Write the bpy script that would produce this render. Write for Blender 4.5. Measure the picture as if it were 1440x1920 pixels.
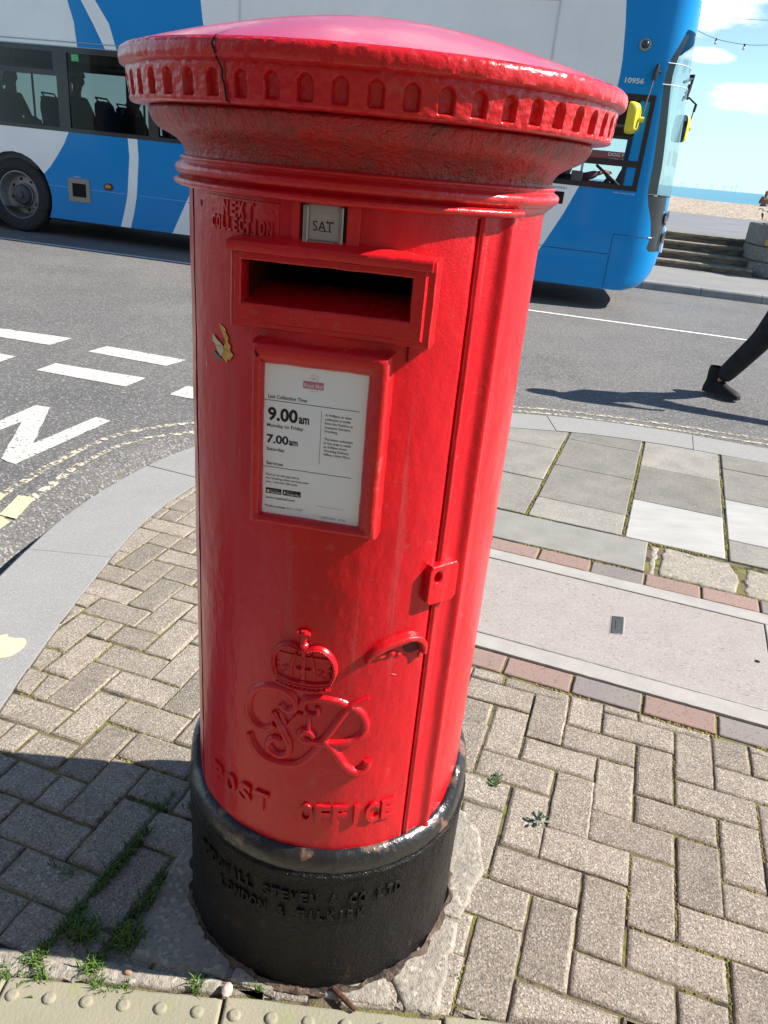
import bpy, bmesh, math, random
from mathutils import Vector, noise, geometry
random.seed(7)
R_ = math.radians; PI = math.pi
# ---------------------------------------------------------------- clear
for o in list(bpy.data.objects): bpy.data.objects.remove(o)
SC = bpy.context.scene; COL = SC.collection
# ---------------------------------------------------------------- camera
H = 1.42; FPX = 1438.03; PITCH = .4295; ROLL = .0917
fw = Vector((0, math.cos(PITCH), -math.sin(PITCH))); up = Vector((0, math.sin(PITCH), math.cos(PITCH))); rt = Vector((1, 0, 0))
CR = rt*math.cos(ROLL)+up*math.sin(ROLL); CU = -rt*math.sin(ROLL)+up*math.cos(ROLL)
from mathutils import Matrix
cd = bpy.data.cameras.new("camera"); cam = bpy.data.objects.new("camera", cd); COL.objects.link(cam)
cam.matrix_world = Matrix(((CR.x, CU.x, -fw.x, 0), (CR.y, CU.y, -fw.y, 0), (CR.z, CU.z, -fw.z, H), (0, 0, 0, 1)))
cd.sensor_fit = 'VERTICAL'; cd.sensor_height = 32; cd.lens = FPX/1920*32; cd.clip_start = .02; cd.clip_end = 30000
SC.camera = cam
# ---------------------------------------------------------------- light
SUN_AZ = R_(-.4); SUN_EL = R_(41.5)      # azimuth from +X towards +Y
SUN_STR = 4.9; SKY_STR = .078; EXPO = 1.0
sd = bpy.data.lights.new("sun", 'SUN'); sd.energy = SUN_STR; sd.angle = R_(.53); sd.color = (1, .935, .85)
so = bpy.data.objects.new("sun", sd); COL.objects.link(so)
sdir = Vector((math.cos(SUN_AZ)*math.cos(SUN_EL), math.sin(SUN_AZ)*math.cos(SUN_EL), math.sin(SUN_EL)))
so.rotation_euler = sdir.to_track_quat('Z', 'Y').to_euler(); so.location = (6, 0, 8)
W_ = bpy.data.worlds.new("World"); SC.world = W_; W_.use_nodes = True
nt = W_.node_tree; N = nt.nodes; L = nt.links; N.clear()
wo = N.new('ShaderNodeOutputWorld'); bg = N.new('ShaderNodeBackground'); L.new(bg.outputs[0], wo.inputs[0])
sky = N.new('ShaderNodeTexSky'); sky.sky_type = 'NISHITA'; sky.sun_disc = False
sky.sun_elevation = SUN_EL; sky.sun_rotation = PI/2-SUN_AZ; sky.air_density = 1.0; sky.dust_density = .15; sky.ozone_density = 2.6
bg.inputs[1].default_value = SKY_STR
# clouds: soft white patches laid out by direction on the sky itself
def wmath(op, a, b=None, c=None):
    m = N.new('ShaderNodeMath'); m.operation = op
    for i, x in enumerate((a, b, c)):
        if x is None: continue
        if isinstance(x, (int, float)): m.inputs[i].default_value = x
        else: L.new(x, m.inputs[i])
    return m.outputs[0]
geo = N.new('ShaderNodeTexCoord'); vec = geo.outputs['Generated']
wn = N.new('ShaderNodeTexNoise'); wn.inputs['Scale'].default_value = 26; wn.inputs['Detail'].default_value = 7; wn.inputs['Roughness'].default_value = .55
mp = N.new('ShaderNodeMapping'); mp.inputs['Scale'].default_value = (1, 1, 2.6); L.new(vec, mp.inputs['Vector']); L.new(mp.outputs[0], wn.inputs['Vector'])
def pixdir(x, y):
    d = fw+CR*((x-720)/FPX)+CU*((960-y)/FPX); return d.normalized()
sep = N.new('ShaderNodeSeparateXYZ'); L.new(vec, sep.inputs[0])
dens = None
# (direction azimuth/elevation, half-width, half-height) of each cloud bank
def azel(d): return math.atan2(d.x, d.y), math.asin(d.z)
az = wmath('ARCTAN2', sep.outputs[0], sep.outputs[1]); el = wmath('ARCSINE', sep.outputs[2])
CLOUDS = [(.298, .172, .050, .019), (.357, .090, .042, .014), (.30, .128, .03, .006), (.75, .20, .16, .04), (-.5, .25, .3, .05), (1.3, .3, .3, .07), (.1, .45, .3, .06), (-1.2, .35, .4, .08), (2.4, .35, .4, .1), (-2.3, .4, .5, .1), (3.0, .5, .3, .1)]
for (a, e, wa, we) in CLOUDS:
    da = wmath('DIVIDE', wmath('SUBTRACT', az, a), wa); de = wmath('DIVIDE', wmath('SUBTRACT', el, e), we)
    r2 = wmath('ADD', wmath('MULTIPLY', da, da), wmath('MULTIPLY', de, de))
    v = wmath('SUBTRACT', 1.0, r2)
    dens = v if dens is None else wmath('MAXIMUM', dens, v)
dn = wmath('ADD', dens, wmath('MULTIPLY', wmath('SUBTRACT', wn.outputs[0], .5), 4.2))
mr = N.new('ShaderNodeMapRange'); mr.interpolation_type = 'SMOOTHSTEP'; L.new(dn, mr.inputs[0]); mr.inputs[1].default_value = -.7; mr.inputs[2].default_value = 1.5; mr.inputs[3].default_value = 0; mr.inputs[4].default_value = .9
hz = N.new('ShaderNodeMapRange'); hz.interpolation_type = 'SMOOTHSTEP'; L.new(el, hz.inputs[0]); hz.inputs[1].default_value = -.02; hz.inputs[2].default_value = .24; hz.inputs[3].default_value = .80; hz.inputs[4].default_value = .0
hm = N.new('ShaderNodeMix'); hm.data_type = 'RGBA'; L.new(hz.outputs[0], hm.inputs[0]); L.new(sky.outputs[0], hm.inputs[6]); hm.inputs[7].default_value = (5.5, 7.3, 7.8, 1)      # pale sea haze low in the sky
mx = N.new('ShaderNodeMix'); mx.data_type = 'RGBA'; L.new(mr.outputs[0], mx.inputs[0]); L.new(hm.outputs[2], mx.inputs[6]); mx.inputs[7].default_value = (15, 13.2, 12.6, 1)
tn = N.new('ShaderNodeMix'); tn.data_type = 'RGBA'; tn.blend_type = 'MULTIPLY'; tn.inputs[0].default_value = 1; L.new(mx.outputs[2], tn.inputs[6]); tn.inputs[7].default_value = (.90, 1.03, 1.06, 1)
L.new(tn.outputs[2], bg.inputs[0])
SC.view_settings.view_transform = 'Standard'; SC.view_settings.look = 'None'; SC.view_settings.exposure = EXPO; SC.view_settings.gamma = 1
SC.render.engine = 'CYCLES'
try: SC.cycles.max_bounces = 8; SC.cycles.transparent_max_bounces = 16
except Exception: pass

# ================================================================ helpers
WL = {}
def wl(o): return WL.get(o.name, Vector((0, 0, 0))) if o else Vector((0, 0, 0))
def thing(name, label, cat, loc, group=None):
    o = bpy.data.objects.new(name, None); COL.objects.link(o); o.location = loc; o.empty_display_size = .1
    WL[o.name] = Vector(loc); o['label'] = label; o['category'] = cat
    if group: o['group'] = group
    return o
def tag(o, label=None, cat=None, group=None, kind=None):
    if label: o['label'] = label
    if cat: o['category'] = cat
    if group: o['group'] = group
    if kind: o['kind'] = kind
    return o
def obj(name, verts, faces, mat, parent=None, smooth=True, mats=None, sharp=38, loc=None, uv=None):
    """verts are world coordinates; links ONE mesh object under parent"""
    me = bpy.data.meshes.new(name)
    off = wl(parent)+(Vector(loc) if loc else Vector((0, 0, 0)))
    me.from_pydata([tuple(Vector(v)-off) for v in verts], [], faces)
    ml = mat if isinstance(mat, (list, tuple)) else [mat]
    for m in ml: me.materials.append(m)
    if mats: me.polygons.foreach_set('material_index', mats)
    me.validate(clean_customdata=False); me.update()
    bm = bmesh.new(); bm.from_mesh(me); bmesh.ops.recalc_face_normals(bm, faces=bm.faces); bm.to_mesh(me); bm.free()
    if smooth:
        me.polygons.foreach_set('use_smooth', [True]*len(me.polygons))
        try: me.set_sharp_from_angle(angle=R_(sharp))
        except Exception: pass
    o = bpy.data.objects.new(name, me); COL.objects.link(o)
    if parent: o.parent = parent
    if loc: o.location = loc
    WL[o.name] = off
    return o
class MB:
    def __init__(s): s.v = []; s.f = []; s.m = []
    def add(s, vs, fs, mi=0):
        b = len(s.v); s.v += [tuple(v) for v in vs]; s.f += [tuple(i+b for i in f) for f in fs]; s.m += [mi]*len(fs)
    def box(s, fn, a0, a1, b0, b1, c0, c1, mi=0, bev=0):
        """box in the (a,b,c) frame of fn"""
        if bev <= 0:
            vs = [fn(a, b, c) for a in (a0, a1) for b in (b0, b1) for c in (c0, c1)]
            s.add(vs, [(0, 1, 3, 2), (4, 6, 7, 5), (0, 4, 5, 1), (2, 3, 7, 6), (0, 2, 6, 4), (1, 5, 7, 3)], mi)
        else:
            g = bev; idx = {}; vs = []
            for ai, a in enumerate((a0, a1)):
                for bi, b in enumerate((b0, b1)):
                    for ci, c in enumerate((c0, c1)):
                        sa = g if ai == 0 else -g; sb = g if bi == 0 else -g; sc = g if ci == 0 else -g
                        for k, p in enumerate(((a, b+sb, c+sc), (a+sa, b, c+sc), (a+sa, b+sb, c))):
                            idx[ai, bi, ci, k] = len(vs); vs.append(fn(*p))
            F = []
            I = lambda a, b, c, k: idx[a, b, c, k]
            for a in (0, 1): F.append((I(a, 0, 0, 0), I(a, 1, 0, 0), I(a, 1, 1, 0), I(a, 0, 1, 0)))
            for b in (0, 1): F.append((I(0, b, 0, 1), I(1, b, 0, 1), I(1, b, 1, 1), I(0, b, 1, 1)))
            for c in (0, 1): F.append((I(0, 0, c, 2), I(1, 0, c, 2), I(1, 1, c, 2), I(0, 1, c, 2)))
            for a in (0, 1):
                for b in (0, 1): F.append((I(a, b, 0, 0), I(a, b, 1, 0), I(a, b, 1, 1), I(a, b, 0, 1)))
                for c in (0, 1): F.append((I(a, 0, c, 0), I(a, 1, c, 0), I(a, 1, c, 2), I(a, 0, c, 2)))
            for b in (0, 1):
                for c in (0, 1): F.append((I(0, b, c, 1), I(1, b, c, 1), I(1, b, c, 2), I(0, b, c, 2)))
            for a in (0, 1):
                for b in (0, 1):
                    for c in (0, 1): F.append((I(a, b, c, 0), I(a, b, c, 1), I(a, b, c, 2)))
            s.add(vs, F, mi)
    def grid(s, rows, mi=0, closed=False):
        """rows: list of equal length vertex rows; mi may be a function(i,j)"""
        n = len(rows[0]); b = len(s.v)
        for r in rows: s.v += [tuple(p) for p in r]
        for i in range(len(rows)-1):
            for j in range(n if closed else n-1):
                k = (j+1) % n
                s.f.append((b+i*n+j, b+i*n+k, b+(i+1)*n+k, b+(i+1)*n+j)); s.m.append(mi(i, j) if callable(mi) else mi)
    def fan(s, ring, c, mi=0):
        n = len(ring); s.add(list(ring)+[c], [(i, (i+1) % n, n) for i in range(n)], mi)
    def tube(s, pts, rad, n=8, mi=0, caps=True):
        pts = [Vector(p) for p in pts]; rows = []; prev = None
        for i, p in enumerate(pts):
            t = (pts[min(i+1, len(pts)-1)]-pts[max(i-1, 0)]).normalized()
            if prev is None:
                a = Vector((0, 0, 1)) if abs(t.z) < .9 else Vector((1, 0, 0)); x = t.cross(a).normalized()
            else: x = (prev-t*prev.dot(t)).normalized()
            prev = x; y = t.cross(x); r = rad[i] if isinstance(rad, (list, tuple)) else rad
            rows.append([p+x*(r*math.cos(2*PI*k/n))+y*(r*math.sin(2*PI*k/n)) for k in range(n)])
        s.grid(rows, mi, closed=True)
        if caps:
            s.fan(rows[0], pts[0], mi); s.fan(rows[-1], pts[-1], mi)
    def poly(s, pts2, fn, d0, d1, mi=0, side=True):
        """extruded 2-D outline: fn(x,y,d); front at d1"""
        tri = geometry.tessellate_polygon([[Vector((p[0], p[1], 0)) for p in pts2]])
        n = len(pts2); b = len(s.v)
        s.v += [tuple(fn(p[0], p[1], d1)) for p in pts2]
        for t in tri: s.f.append(tuple(b+i for i in t)); s.m.append(mi)
        if side:
            s.v += [tuple(fn(p[0], p[1], d0)) for p in pts2]
            for i in range(n):
                j = (i+1) % n; s.f.append((b+i, b+j, b+n+j, b+n+i)); s.m.append(mi)
    def build(s, name, mat, parent=None, **k): return obj(name, s.v, s.f, mat, parent, mats=s.m if isinstance(mat, (list, tuple)) else None, **k)
ID = lambda a, b, c: (a, b, c)
def cat(pts, n=8, closed=False):
    """Catmull-Rom through pts"""
    P = [Vector(p) for p in pts]; out = []
    m = len(P)
    for i in range(m if closed else m-1):
        if closed: p0, p1, p2, p3 = P[(i-1) % m], P[i], P[(i+1) % m], P[(i+2) % m]
        else: p0, p1, p2, p3 = P[max(i-1, 0)], P[i], P[i+1], P[min(i+2, m-1)]
        for k in range(n):
            t = k/n
            out.append(.5*((2*p1)+(p2-p0)*t+(2*p0-5*p1+4*p2-p3)*t*t+(3*p1-p0-3*p2+p3)*t**3))
    if not closed: out.append(P[-1])
    return out
def fbm(x, y, z=0): return noise.noise(Vector((x, y, z)))
# ------------------------------------------------ text -> flat triangles
def text2d(s, width=None, height=None, extrude=0, bold=0, bevel=0):
    cu = bpy.data.curves.new('t', 'FONT'); cu.body = s; cu.size = 1; cu.extrude = extrude; cu.offset = bold; cu.bevel_depth = bevel; cu.bevel_resolution = 1; cu.resolution_u = 3
    o = bpy.data.objects.new('t', cu); COL.objects.link(o)
    dg = bpy.context.evaluated_depsgraph_get(); dg.update()
    me = bpy.data.meshes.new_from_object(o.evaluated_get(dg)); bpy.data.objects.remove(o); bpy.data.curves.remove(cu)
    vs = [v.co.copy() for v in me.vertices]; fs = [tuple(p.vertices) for p in me.polygons]; bpy.data.meshes.remove(me)
    if not vs: return [], []
    x0 = min(v.x for v in vs); x1 = max(v.x for v in vs)
    sy = (height/.73) if height else 1           # height = capital height
    sx = width/(x1-x0) if width else sy
    return [Vector(((v.x-x0)*sx, v.y*sy, v.z)) for v in vs], fs
# ------------------------------------------------ materials
def mat(name, col, rough=.5, metal=0., col2=None, nscale=8., namt=.5, ndetail=6., col3=None, n3scale=60., n3lo=.55, n3hi=.6, bump=0., bscale=80., bdist=.002, bump2=0., b2scale=600.,
        coat=0., spec=.5, trans=0., ior=1.45, alpha=1., island=0., vor=None, rough2=None, emit=None, stretch=None, streak=None):
    m = bpy.data.materials.new(name); m.use_nodes = True; t = m.node_tree; n = t.nodes; l = t.links; p = n['Principled BSDF']
    p.inputs['Roughness'].default_value = rough; p.inputs['Metallic'].default_value = metal; p.inputs['Coat Weight'].default_value = coat
    p.inputs['Coat Roughness'].default_value = .08
    p.inputs['Specular IOR Level'].default_value = spec; p.inputs['Transmission Weight'].default_value = trans; p.inputs['IOR'].default_value = ior; p.inputs['Alpha'].default_value = alpha
    c4 = lambda c: (*c, 1)
    tc = n.new('ShaderNodeTexCoord'); src = tc.outputs['Object']
    if stretch:
        mpn = n.new('ShaderNodeMapping'); mpn.inputs['Scale'].default_value = stretch; l.new(src, mpn.inputs['Vector']); src = mpn.outputs[0]
    def nz(sc, det=4., ro=.55):
        q = n.new('ShaderNodeTexNoise'); q.inputs['Scale'].default_value = sc; q.inputs['Detail'].default_value = det; q.inputs['Roughness'].default_value = ro; l.new(src, q.inputs['Vector']); return q.outputs[0]
    def rng(x, a, b, c=0., d=1.):
        q = n.new('ShaderNodeMapRange'); l.new(x, q.inputs[0]); q.inputs[1].default_value = a; q.inputs[2].default_value = b; q.inputs[3].default_value = c; q.inputs[4].default_value = d; return q.outputs[0]
    def mix(f, a, b):
        q = n.new('ShaderNodeMix'); q.data_type = 'RGBA'
        if isinstance(f, float): q.inputs[0].default_value = f
        else: l.new(f, q.inputs[0])
        for i, x in ((6, a), (7, b)):
            if isinstance(x, tuple): q.inputs[i].default_value = x
            else: l.new(x, q.inputs[i])
        return q.outputs[2]
    cur = c4(col)
    if col2 is not None:
        f = rng(nz(nscale, ndetail), .5-.25/ max(namt, .05)*.5, .5+.25/max(namt, .05)*.5); cur = mix(f, cur, c4(col2))
        if rough2 is not None: l.new(rng(f, 0, 1, rough, rough2), p.inputs['Roughness'])
    if col3 is not None: cur = mix(rng(nz(n3scale, 5.), n3lo, n3hi), cur, c4(col3))
    if streak:                                     # dusty vertical runs: (colour, amount, lo, hi)
        mpk = n.new('ShaderNodeMapping'); mpk.inputs['Scale'].default_value = (42, 42, 1.6); l.new(tc.outputs['Object'], mpk.inputs['Vector'])
        qk = n.new('ShaderNodeTexNoise'); qk.inputs['Scale'].default_value = 1; qk.inputs['Detail'].default_value = 6; qk.inputs['Roughness'].default_value = .65; l.new(mpk.outputs[0], qk.inputs['Vector'])
        fk = rng(qk.outputs[0], streak[2], streak[3], 0., streak[1]); cur = mix(fk, cur, c4(streak[0]))
        l.new(rng(fk, 0, 1, rough, min(rough+.5, 1)), p.inputs['Roughness'])
    if vor:                                        # aggregate speckle: (scale, dark, light, amount)
        for (sc, ca, amt, thr) in vor:
            q = n.new('ShaderNodeTexVoronoi'); q.inputs['Scale'].default_value = sc; l.new(src, q.inputs['Vector'])
            h = n.new('ShaderNodeSeparateColor'); l.new(q.outputs['Color'], h.inputs[0])
            f = rng(h.outputs[0], thr, min(thr+.04, 1.0), 0., amt); cur = mix(f, cur, c4(ca))
    if island:
        g = n.new('ShaderNodeNewGeometry'); hs = n.new('ShaderNodeHueSaturation'); l.new(rng(g.outputs['Random Per Island'], 0, 1, 1-island, 1+island), hs.inputs['Value'])
        if isinstance(cur, tuple): hs.inputs['Color'].default_value = cur
        else: l.new(cur, hs.inputs['Color'])
        cur = hs.outputs[0]
    if isinstance(cur, tuple): p.inputs['Base Color'].default_value = cur
    else: l.new(cur, p.inputs['Base Color'])
    if bump:
        b = n.new('ShaderNodeBump'); b.inputs['Strength'].default_value = bump; b.inputs['Distance'].default_value = bdist; l.new(nz(bscale, 5., .6), b.inputs['Height']); last = b
        if bump2:
            b2 = n.new('ShaderNodeBump'); b2.inputs['Strength'].default_value = bump2; b2.inputs['Distance'].default_value = bdist*.5; l.new(nz(b2scale, 2.), b2.inputs['Height']); l.new(b.outputs[0], b2.inputs['Normal']); last = b2
        l.new(last.outputs[0], p.inputs['Normal']); 
        if coat: l.new(last.outputs[0], p.inputs['Coat Normal'])
    if emit: p.inputs['Emission Color'].default_value = c4(emit[0]); p.inputs['Emission Strength'].default_value = emit[1]
    return m
def worn(m, scale, lo, hi, scale2=200):
    """paint worn through to what is under it"""
    t = m.node_tree; n = t.nodes; l = t.links; p = n['Principled BSDF']; out = n['Material Output']
    tc = n.new('ShaderNodeTexCoord')
    a = n.new('ShaderNodeTexNoise'); a.inputs['Scale'].default_value = scale; a.inputs['Detail'].default_value = 10; a.inputs['Roughness'].default_value = .72; l.new(tc.outputs['Object'], a.inputs['Vector'])
    r = n.new('ShaderNodeMapRange'); l.new(a.outputs[0], r.inputs[0]); r.inputs[1].default_value = lo; r.inputs[2].default_value = hi
    tr = n.new('ShaderNodeBsdfTransparent'); ms = n.new('ShaderNodeMixShader'); l.new(r.outputs[0], ms.inputs[0]); l.new(tr.outputs[0], ms.inputs[1]); l.new(p.outputs[0], ms.inputs[2]); l.new(ms.outputs[0], out.inputs[0])
    return m
def glassmat(name, tint, rough=.02, refl=1.):
    m = bpy.data.materials.new(name); m.use_nodes = True; t = m.node_tree; n = t.nodes; l = t.links; n.remove(n['Principled BSDF']); out = n['Material Output']
    tr = n.new('ShaderNodeBsdfTransparent'); tr.inputs[0].default_value = (*tint, 1); gl = n.new('ShaderNodeBsdfGlossy'); gl.inputs['Roughness'].default_value = rough
    fr = n.new('ShaderNodeFresnel'); fr.inputs[0].default_value = 1.5; mm = n.new('ShaderNodeMath'); mm.operation = 'MULTIPLY'; l.new(fr.outputs[0], mm.inputs[0]); mm.inputs[1].default_value = refl
    ms = n.new('ShaderNodeMixShader'); l.new(mm.outputs[0], ms.inputs[0]); l.new(tr.outputs[0], ms.inputs[1]); l.new(gl.outputs[0], ms.inputs[2]); l.new(ms.outputs[0], out.inputs[0])
    return m

RED = mat('red_paint', (.62, .004, .012), .3, col2=(.50, .005, .014), nscale=7, namt=.5, col3=(.50, .05, .045), n3scale=46, n3lo=.63, n3hi=.78, bump=.38, bscale=30, bdist=.0034, bump2=.22, b2scale=330, coat=.28, spec=.38, streak=((.42, .07, .07), .75, .56, .74))
RED_DOME = mat('red_dome_sky_tint', (.60, .012, .075), .30, col2=(.52, .03, .10), nscale=6, namt=.5, col3=(.52, .22, .17), n3scale=14, n3lo=.57, n3hi=.72, bump=.25, bscale=18, bdist=.002, bump2=.15, b2scale=200, coat=.35, spec=.5)  # reflected sky blue is mixed into the red, so the dome turns magenta
RED_CHIP = mat('red_paint_chipped', (.60, .006, .014), .3, col2=(.52, .014, .016), nscale=14, namt=.6, col3=(.46, .07, .06), n3scale=48, n3lo=.6, n3hi=.78, bump=.7, bscale=52, bdist=.003, bump2=.3, b2scale=260, coat=.4, spec=.4)
RED_DIRTY = mat('red_paint_dirty', (.50, .010, .012), .40, col2=(.32, .035, .028), nscale=14, namt=.9, col3=(.17, .05, .032), n3scale=60, n3lo=.56, n3hi=.72, bump=1., bscale=75, bdist=.008, bump2=.6, b2scale=260, coat=.22)
BLACKB = mat('black_base_paint', (.004, .0045, .006), .30, col2=(.010, .009, .008), nscale=9, namt=.7, col3=(.05, .028, .018), n3scale=22, n3lo=.62, n3hi=.76, bump=1., bscale=70, bdist=.005, bump2=.7, b2scale=280, coat=.10, spec=.2, rough2=.5)
BLACKRIM = mat('black_rim_paint', (.008, .009, .012), .3, col2=(.02, .018, .016), nscale=12, namt=.6, col3=(.20, .115, .08), n3scale=22, n3lo=.57, n3hi=.68, bump=.8, bscale=50, bdist=.003, bump2=.4, b2scale=240, coat=.5)
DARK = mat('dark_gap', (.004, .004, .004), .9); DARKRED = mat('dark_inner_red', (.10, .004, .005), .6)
STEEL = mat('dull_steel', (.34, .33, .31), .38, metal=.75, col2=(.22, .21, .19), nscale=30, namt=.5, bump=.2, bscale=120, bdist=.001)
TABLET = mat('brushed_plate', (.42, .43, .44), .4, metal=.45, col2=(.34, .34, .34), nscale=40, namt=.4, stretch=(1, 1, 14))
PAPER = mat('notice_paper', (.80, .88, .98), .32, col2=(.83, .86, .86), nscale=9, namt=.4, spec=.4, coat=.35)
INK = mat('black_ink', (.015, .015, .017), .5); PINK = mat('faded_pink_ink', (.55, .18, .28), .5); GREYINK = mat('grey_ink', (.25, .25, .27), .5); WHITEINK = mat('white_ink', (.75, .76, .78), .5)
RUST = mat('rust', (.16, .06, .03), .9, col2=(.06, .03, .02), nscale=60, namt=.8, bump=.8, bscale=120, bdist=.004)

ASPH = mat('asphalt', (.185, .175, .165), .86, col2=(.135, .132, .13), nscale=.55, namt=.8, col3=(.115, .112, .11), n3scale=.8, n3lo=.46, n3hi=.68, vor=[(150, (.07, .07, .07), .75, .6), (115, (.34, .33, .31), .7, .86)], bump=1., bscale=160, bdist=.004, bump2=.5, b2scale=420)
def add_tracks(m): pass
PAVER = mat('paver_concrete', (.335, .29, .235), .88, col2=(.265, .23, .185), nscale=11, namt=.75, island=.20, vor=[(330, (.13, .11, .095), .7, .70), (300, (.52, .47, .40), .75, .86), (190, (.46, .37, .27), .6, .93)], bump=1., bscale=230, bdist=.005, bump2=.6, b2scale=520)
JOINT = mat('joint_moss_sand', (.15, .115, .075), .95, col2=(.19, .19, .04), nscale=9, namt=.9, col3=(.05, .042, .03), n3scale=20, n3lo=.52, n3hi=.60, bump=1., bscale=260, bdist=.006)
GRANITE = mat('kerb_granite', (.285, .280, .27), .8, col2=(.25, .245, .235), nscale=5, namt=.5, vor=[(420, (.20, .205, .21), .5, .72), (400, (.42, .42, .41), .5, .82)], bump=.5, bscale=300, bdist=.0015)
SLAB = mat('grey_slab', (.26, .245, .205), .85, col2=(.185, .18, .16), nscale=7, namt=.7, island=.2, vor=[(300, (.14, .14, .13), .5, .78), (280, (.40, .39, .37), .5, .85)], bump=.7, bscale=120, bdist=.003, bump2=.4, b2scale=400)
SLABW = mat('white_slab', (.42, .41, .385), .7, col2=(.34, .335, .32), nscale=5, namt=.6, stretch=(1, 3, 1), bump=.3, bscale=60, bdist=.002)
ROUGHC = mat('rough_concrete', (.36, .32, .26), .92, col2=(.26, .235, .20), nscale=14, namt=.6, col3=(.12, .15, .05), n3scale=9, n3lo=.62, n3hi=.72, vor=[(170, (.20, .18, .15), .6, .8), (120, (.5, .46, .40), .6, .87)], bump=1., bscale=70, bdist=.006, bump2=.6, b2scale=330)
COVERC = mat('cover_concrete', (.325, .29, .265), .82, col2=(.275, .245, .225), nscale=6, namt=.5, vor=[(110, (.17, .145, .13), .6, .93), (230, (.45, .42, .38), .5, .8)], bump=.4, bscale=160, bdist=.002, stretch=(1, 1.8, 1))
FRAMEC = mat('frame_concrete', (.37, .355, .325), .85, col2=(.30, .29, .27), nscale=12, namt=.6, bump=.5, bscale=140, bdist=.002)
BRICKR = mat('red_brick_paver', (.285, .185, .155), .85, col2=(.25, .18, .155), nscale=11, namt=.6, island=.1, vor=[(160, (.14, .09, .08), .5, .88)], bump=.5, bscale=170, bdist=.002)
BRICKG = mat('grey_brick_paver', (.225, .195, .175), .85, col2=(.20, .175, .17), nscale=11, namt=.6, island=.1, vor=[(160, (.11, .09, .08), .5, .88)], bump=.5, bscale=170, bdist=.002)
TACT = mat('tactile_buff', (.30, .275, .205), .9, col2=(.245, .235, .165), nscale=8, namt=.6, col3=(.24, .27, .10), n3scale=14, n3lo=.6, n3hi=.75, vor=[(260, (.28, .25, .18), .4, .8)], bump=.8, bscale=170, bdist=.002)
LINEW = worn(mat('road_white', (.62, .61, .56), .8, col2=(.50, .49, .45), nscale=6, namt=.5, bump=.7, bscale=170, bdist=.003), 60, .37, .47)
LINET = mat('road_white_thin', (.72, .72, .70), .8, bump=.5, bscale=170, bdist=.003)
LINEY = worn(mat('road_yellow_worn', (.60, .54, .40), .85, col2=(.52, .47, .36), nscale=8, namt=.5, bump=.7, bscale=170, bdist=.003), 30, .465, .56)
LINEY2 = worn(mat('road_yellow_bar', (.50, .44, .27), .85, bump=.7, bscale=170, bdist=.003), 40, .35, .42)
GRASSM = mat('grass', (.085, .15, .02), .7, col2=(.05, .11, .015), nscale=20, namt=.6, island=.4)
LEAF = mat('leaf', (.07, .13, .05), .6, col2=(.11, .17, .06), nscale=40, namt=.5, island=.3)

# ================================================================ frames
BX, BY, RB = -.0646, 1.2053, .2547
def cy(a, z, r=RB):                       # pillar-box surface: azimuth in degrees (0 = towards the photographer), height, radius
    a = R_(a); return Vector((BX+r*math.sin(a), BY-r*math.cos(a), z))
UX = Vector((.977508, -.210596, -.010473)).normalized(); VX = Vector((-UX.y, UX.x, 0)).normalized(); NX = UX.cross(VX)
OO = Vector((0, 4., -.10))
def W(u, v, h=0.): return OO+UX*u+VX*v+NX*h   # road frame: along the road, across it (away from the photographer), height over it
TH = R_(-18.6); EX = Vector((math.cos(TH), math.sin(TH))); EY = Vector((-math.sin(TH), math.cos(TH)))
def T(a, b, z=0.): p = EX*a+EY*b; return Vector((p.x, p.y, z))
def spline2(pts, n=10): return [(p.x, p.y) for p in cat([(x, y, 0) for x, y in pts], n)]

# ================================================================ ground, road, pavement
def sheet(name, pts, m, kind='structure', **k):
    o = obj(name, pts, [tuple(range(len(pts)))], m, smooth=False, **k); o['kind'] = kind; return o
def shadow_dip(u, v):          # road surface dipped beside the corner kerb, shaped to widen the kerb's shadow
    if not (-2.6 < u < .2 and -6 < v < 1.6): return 0.
    p = W(u, v); d = min(math.hypot(p.x-q[0], p.y-q[1]) for q in KOc)
    f = min(1, max(0, (d-0)/.42)); return -.24*(1-f)**2*min(1, max(0, (.2-u)/.5))*min(1, max(0, (1.6-v)/.8))
_cache = {}
def RZ(u, v):
    k = (round(u, 3), round(v, 3))
    if k not in _cache: _cache[k] = shadow_dip(u, v)
    return _cache[k]
KO = spline2([(-1.22, -.2), (-1.26, .6), (-1.29, 1.3), (-1.315, 1.9), (-1.318, 2.35), (-1.302, 2.771), (-1.225, 3.17), (-1.085, 3.56), (-.80, 4.02), (-.42, 4.39), (.05, 4.66), (.45, 4.79), (.85, 4.835), (1.265, 4.835), (1.758, 4.75), (2.278, 4.585), (3.2, 4.28), (6.5, 3.2), (12, 1.4)], 10)
KOc = KO[::3]
def dense(a, b, s, c, d, t):
    return [a+(b-a)*i/s for i in range(s)]+[b+(c-b)*i/d for i in range(d)]+[c+(t-c)*i/s for i in range(s+1)]
_us = dense(-80, -2.6, 20, .3, 72, 80); _vs = dense(-60, -4, 14, 1.6, 110, 9.47)
_m = MB(); _m.grid([[W(u, v, RZ(u, v)) for u in _us] for v in _vs]); _m.build('road', ASPH)['kind'] = 'structure'
def inward(P, d):
    out = []
    for i, p in enumerate(P):
        a = P[max(i-1, 0)]; b = P[min(i+1, len(P)-1)]; tx, ty = b[0]-a[0], b[1]-a[1]; L_ = math.hypot(tx, ty)
        out.append((p[0]+ty/L_*d, p[1]-tx/L_*d))
    return out
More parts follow.
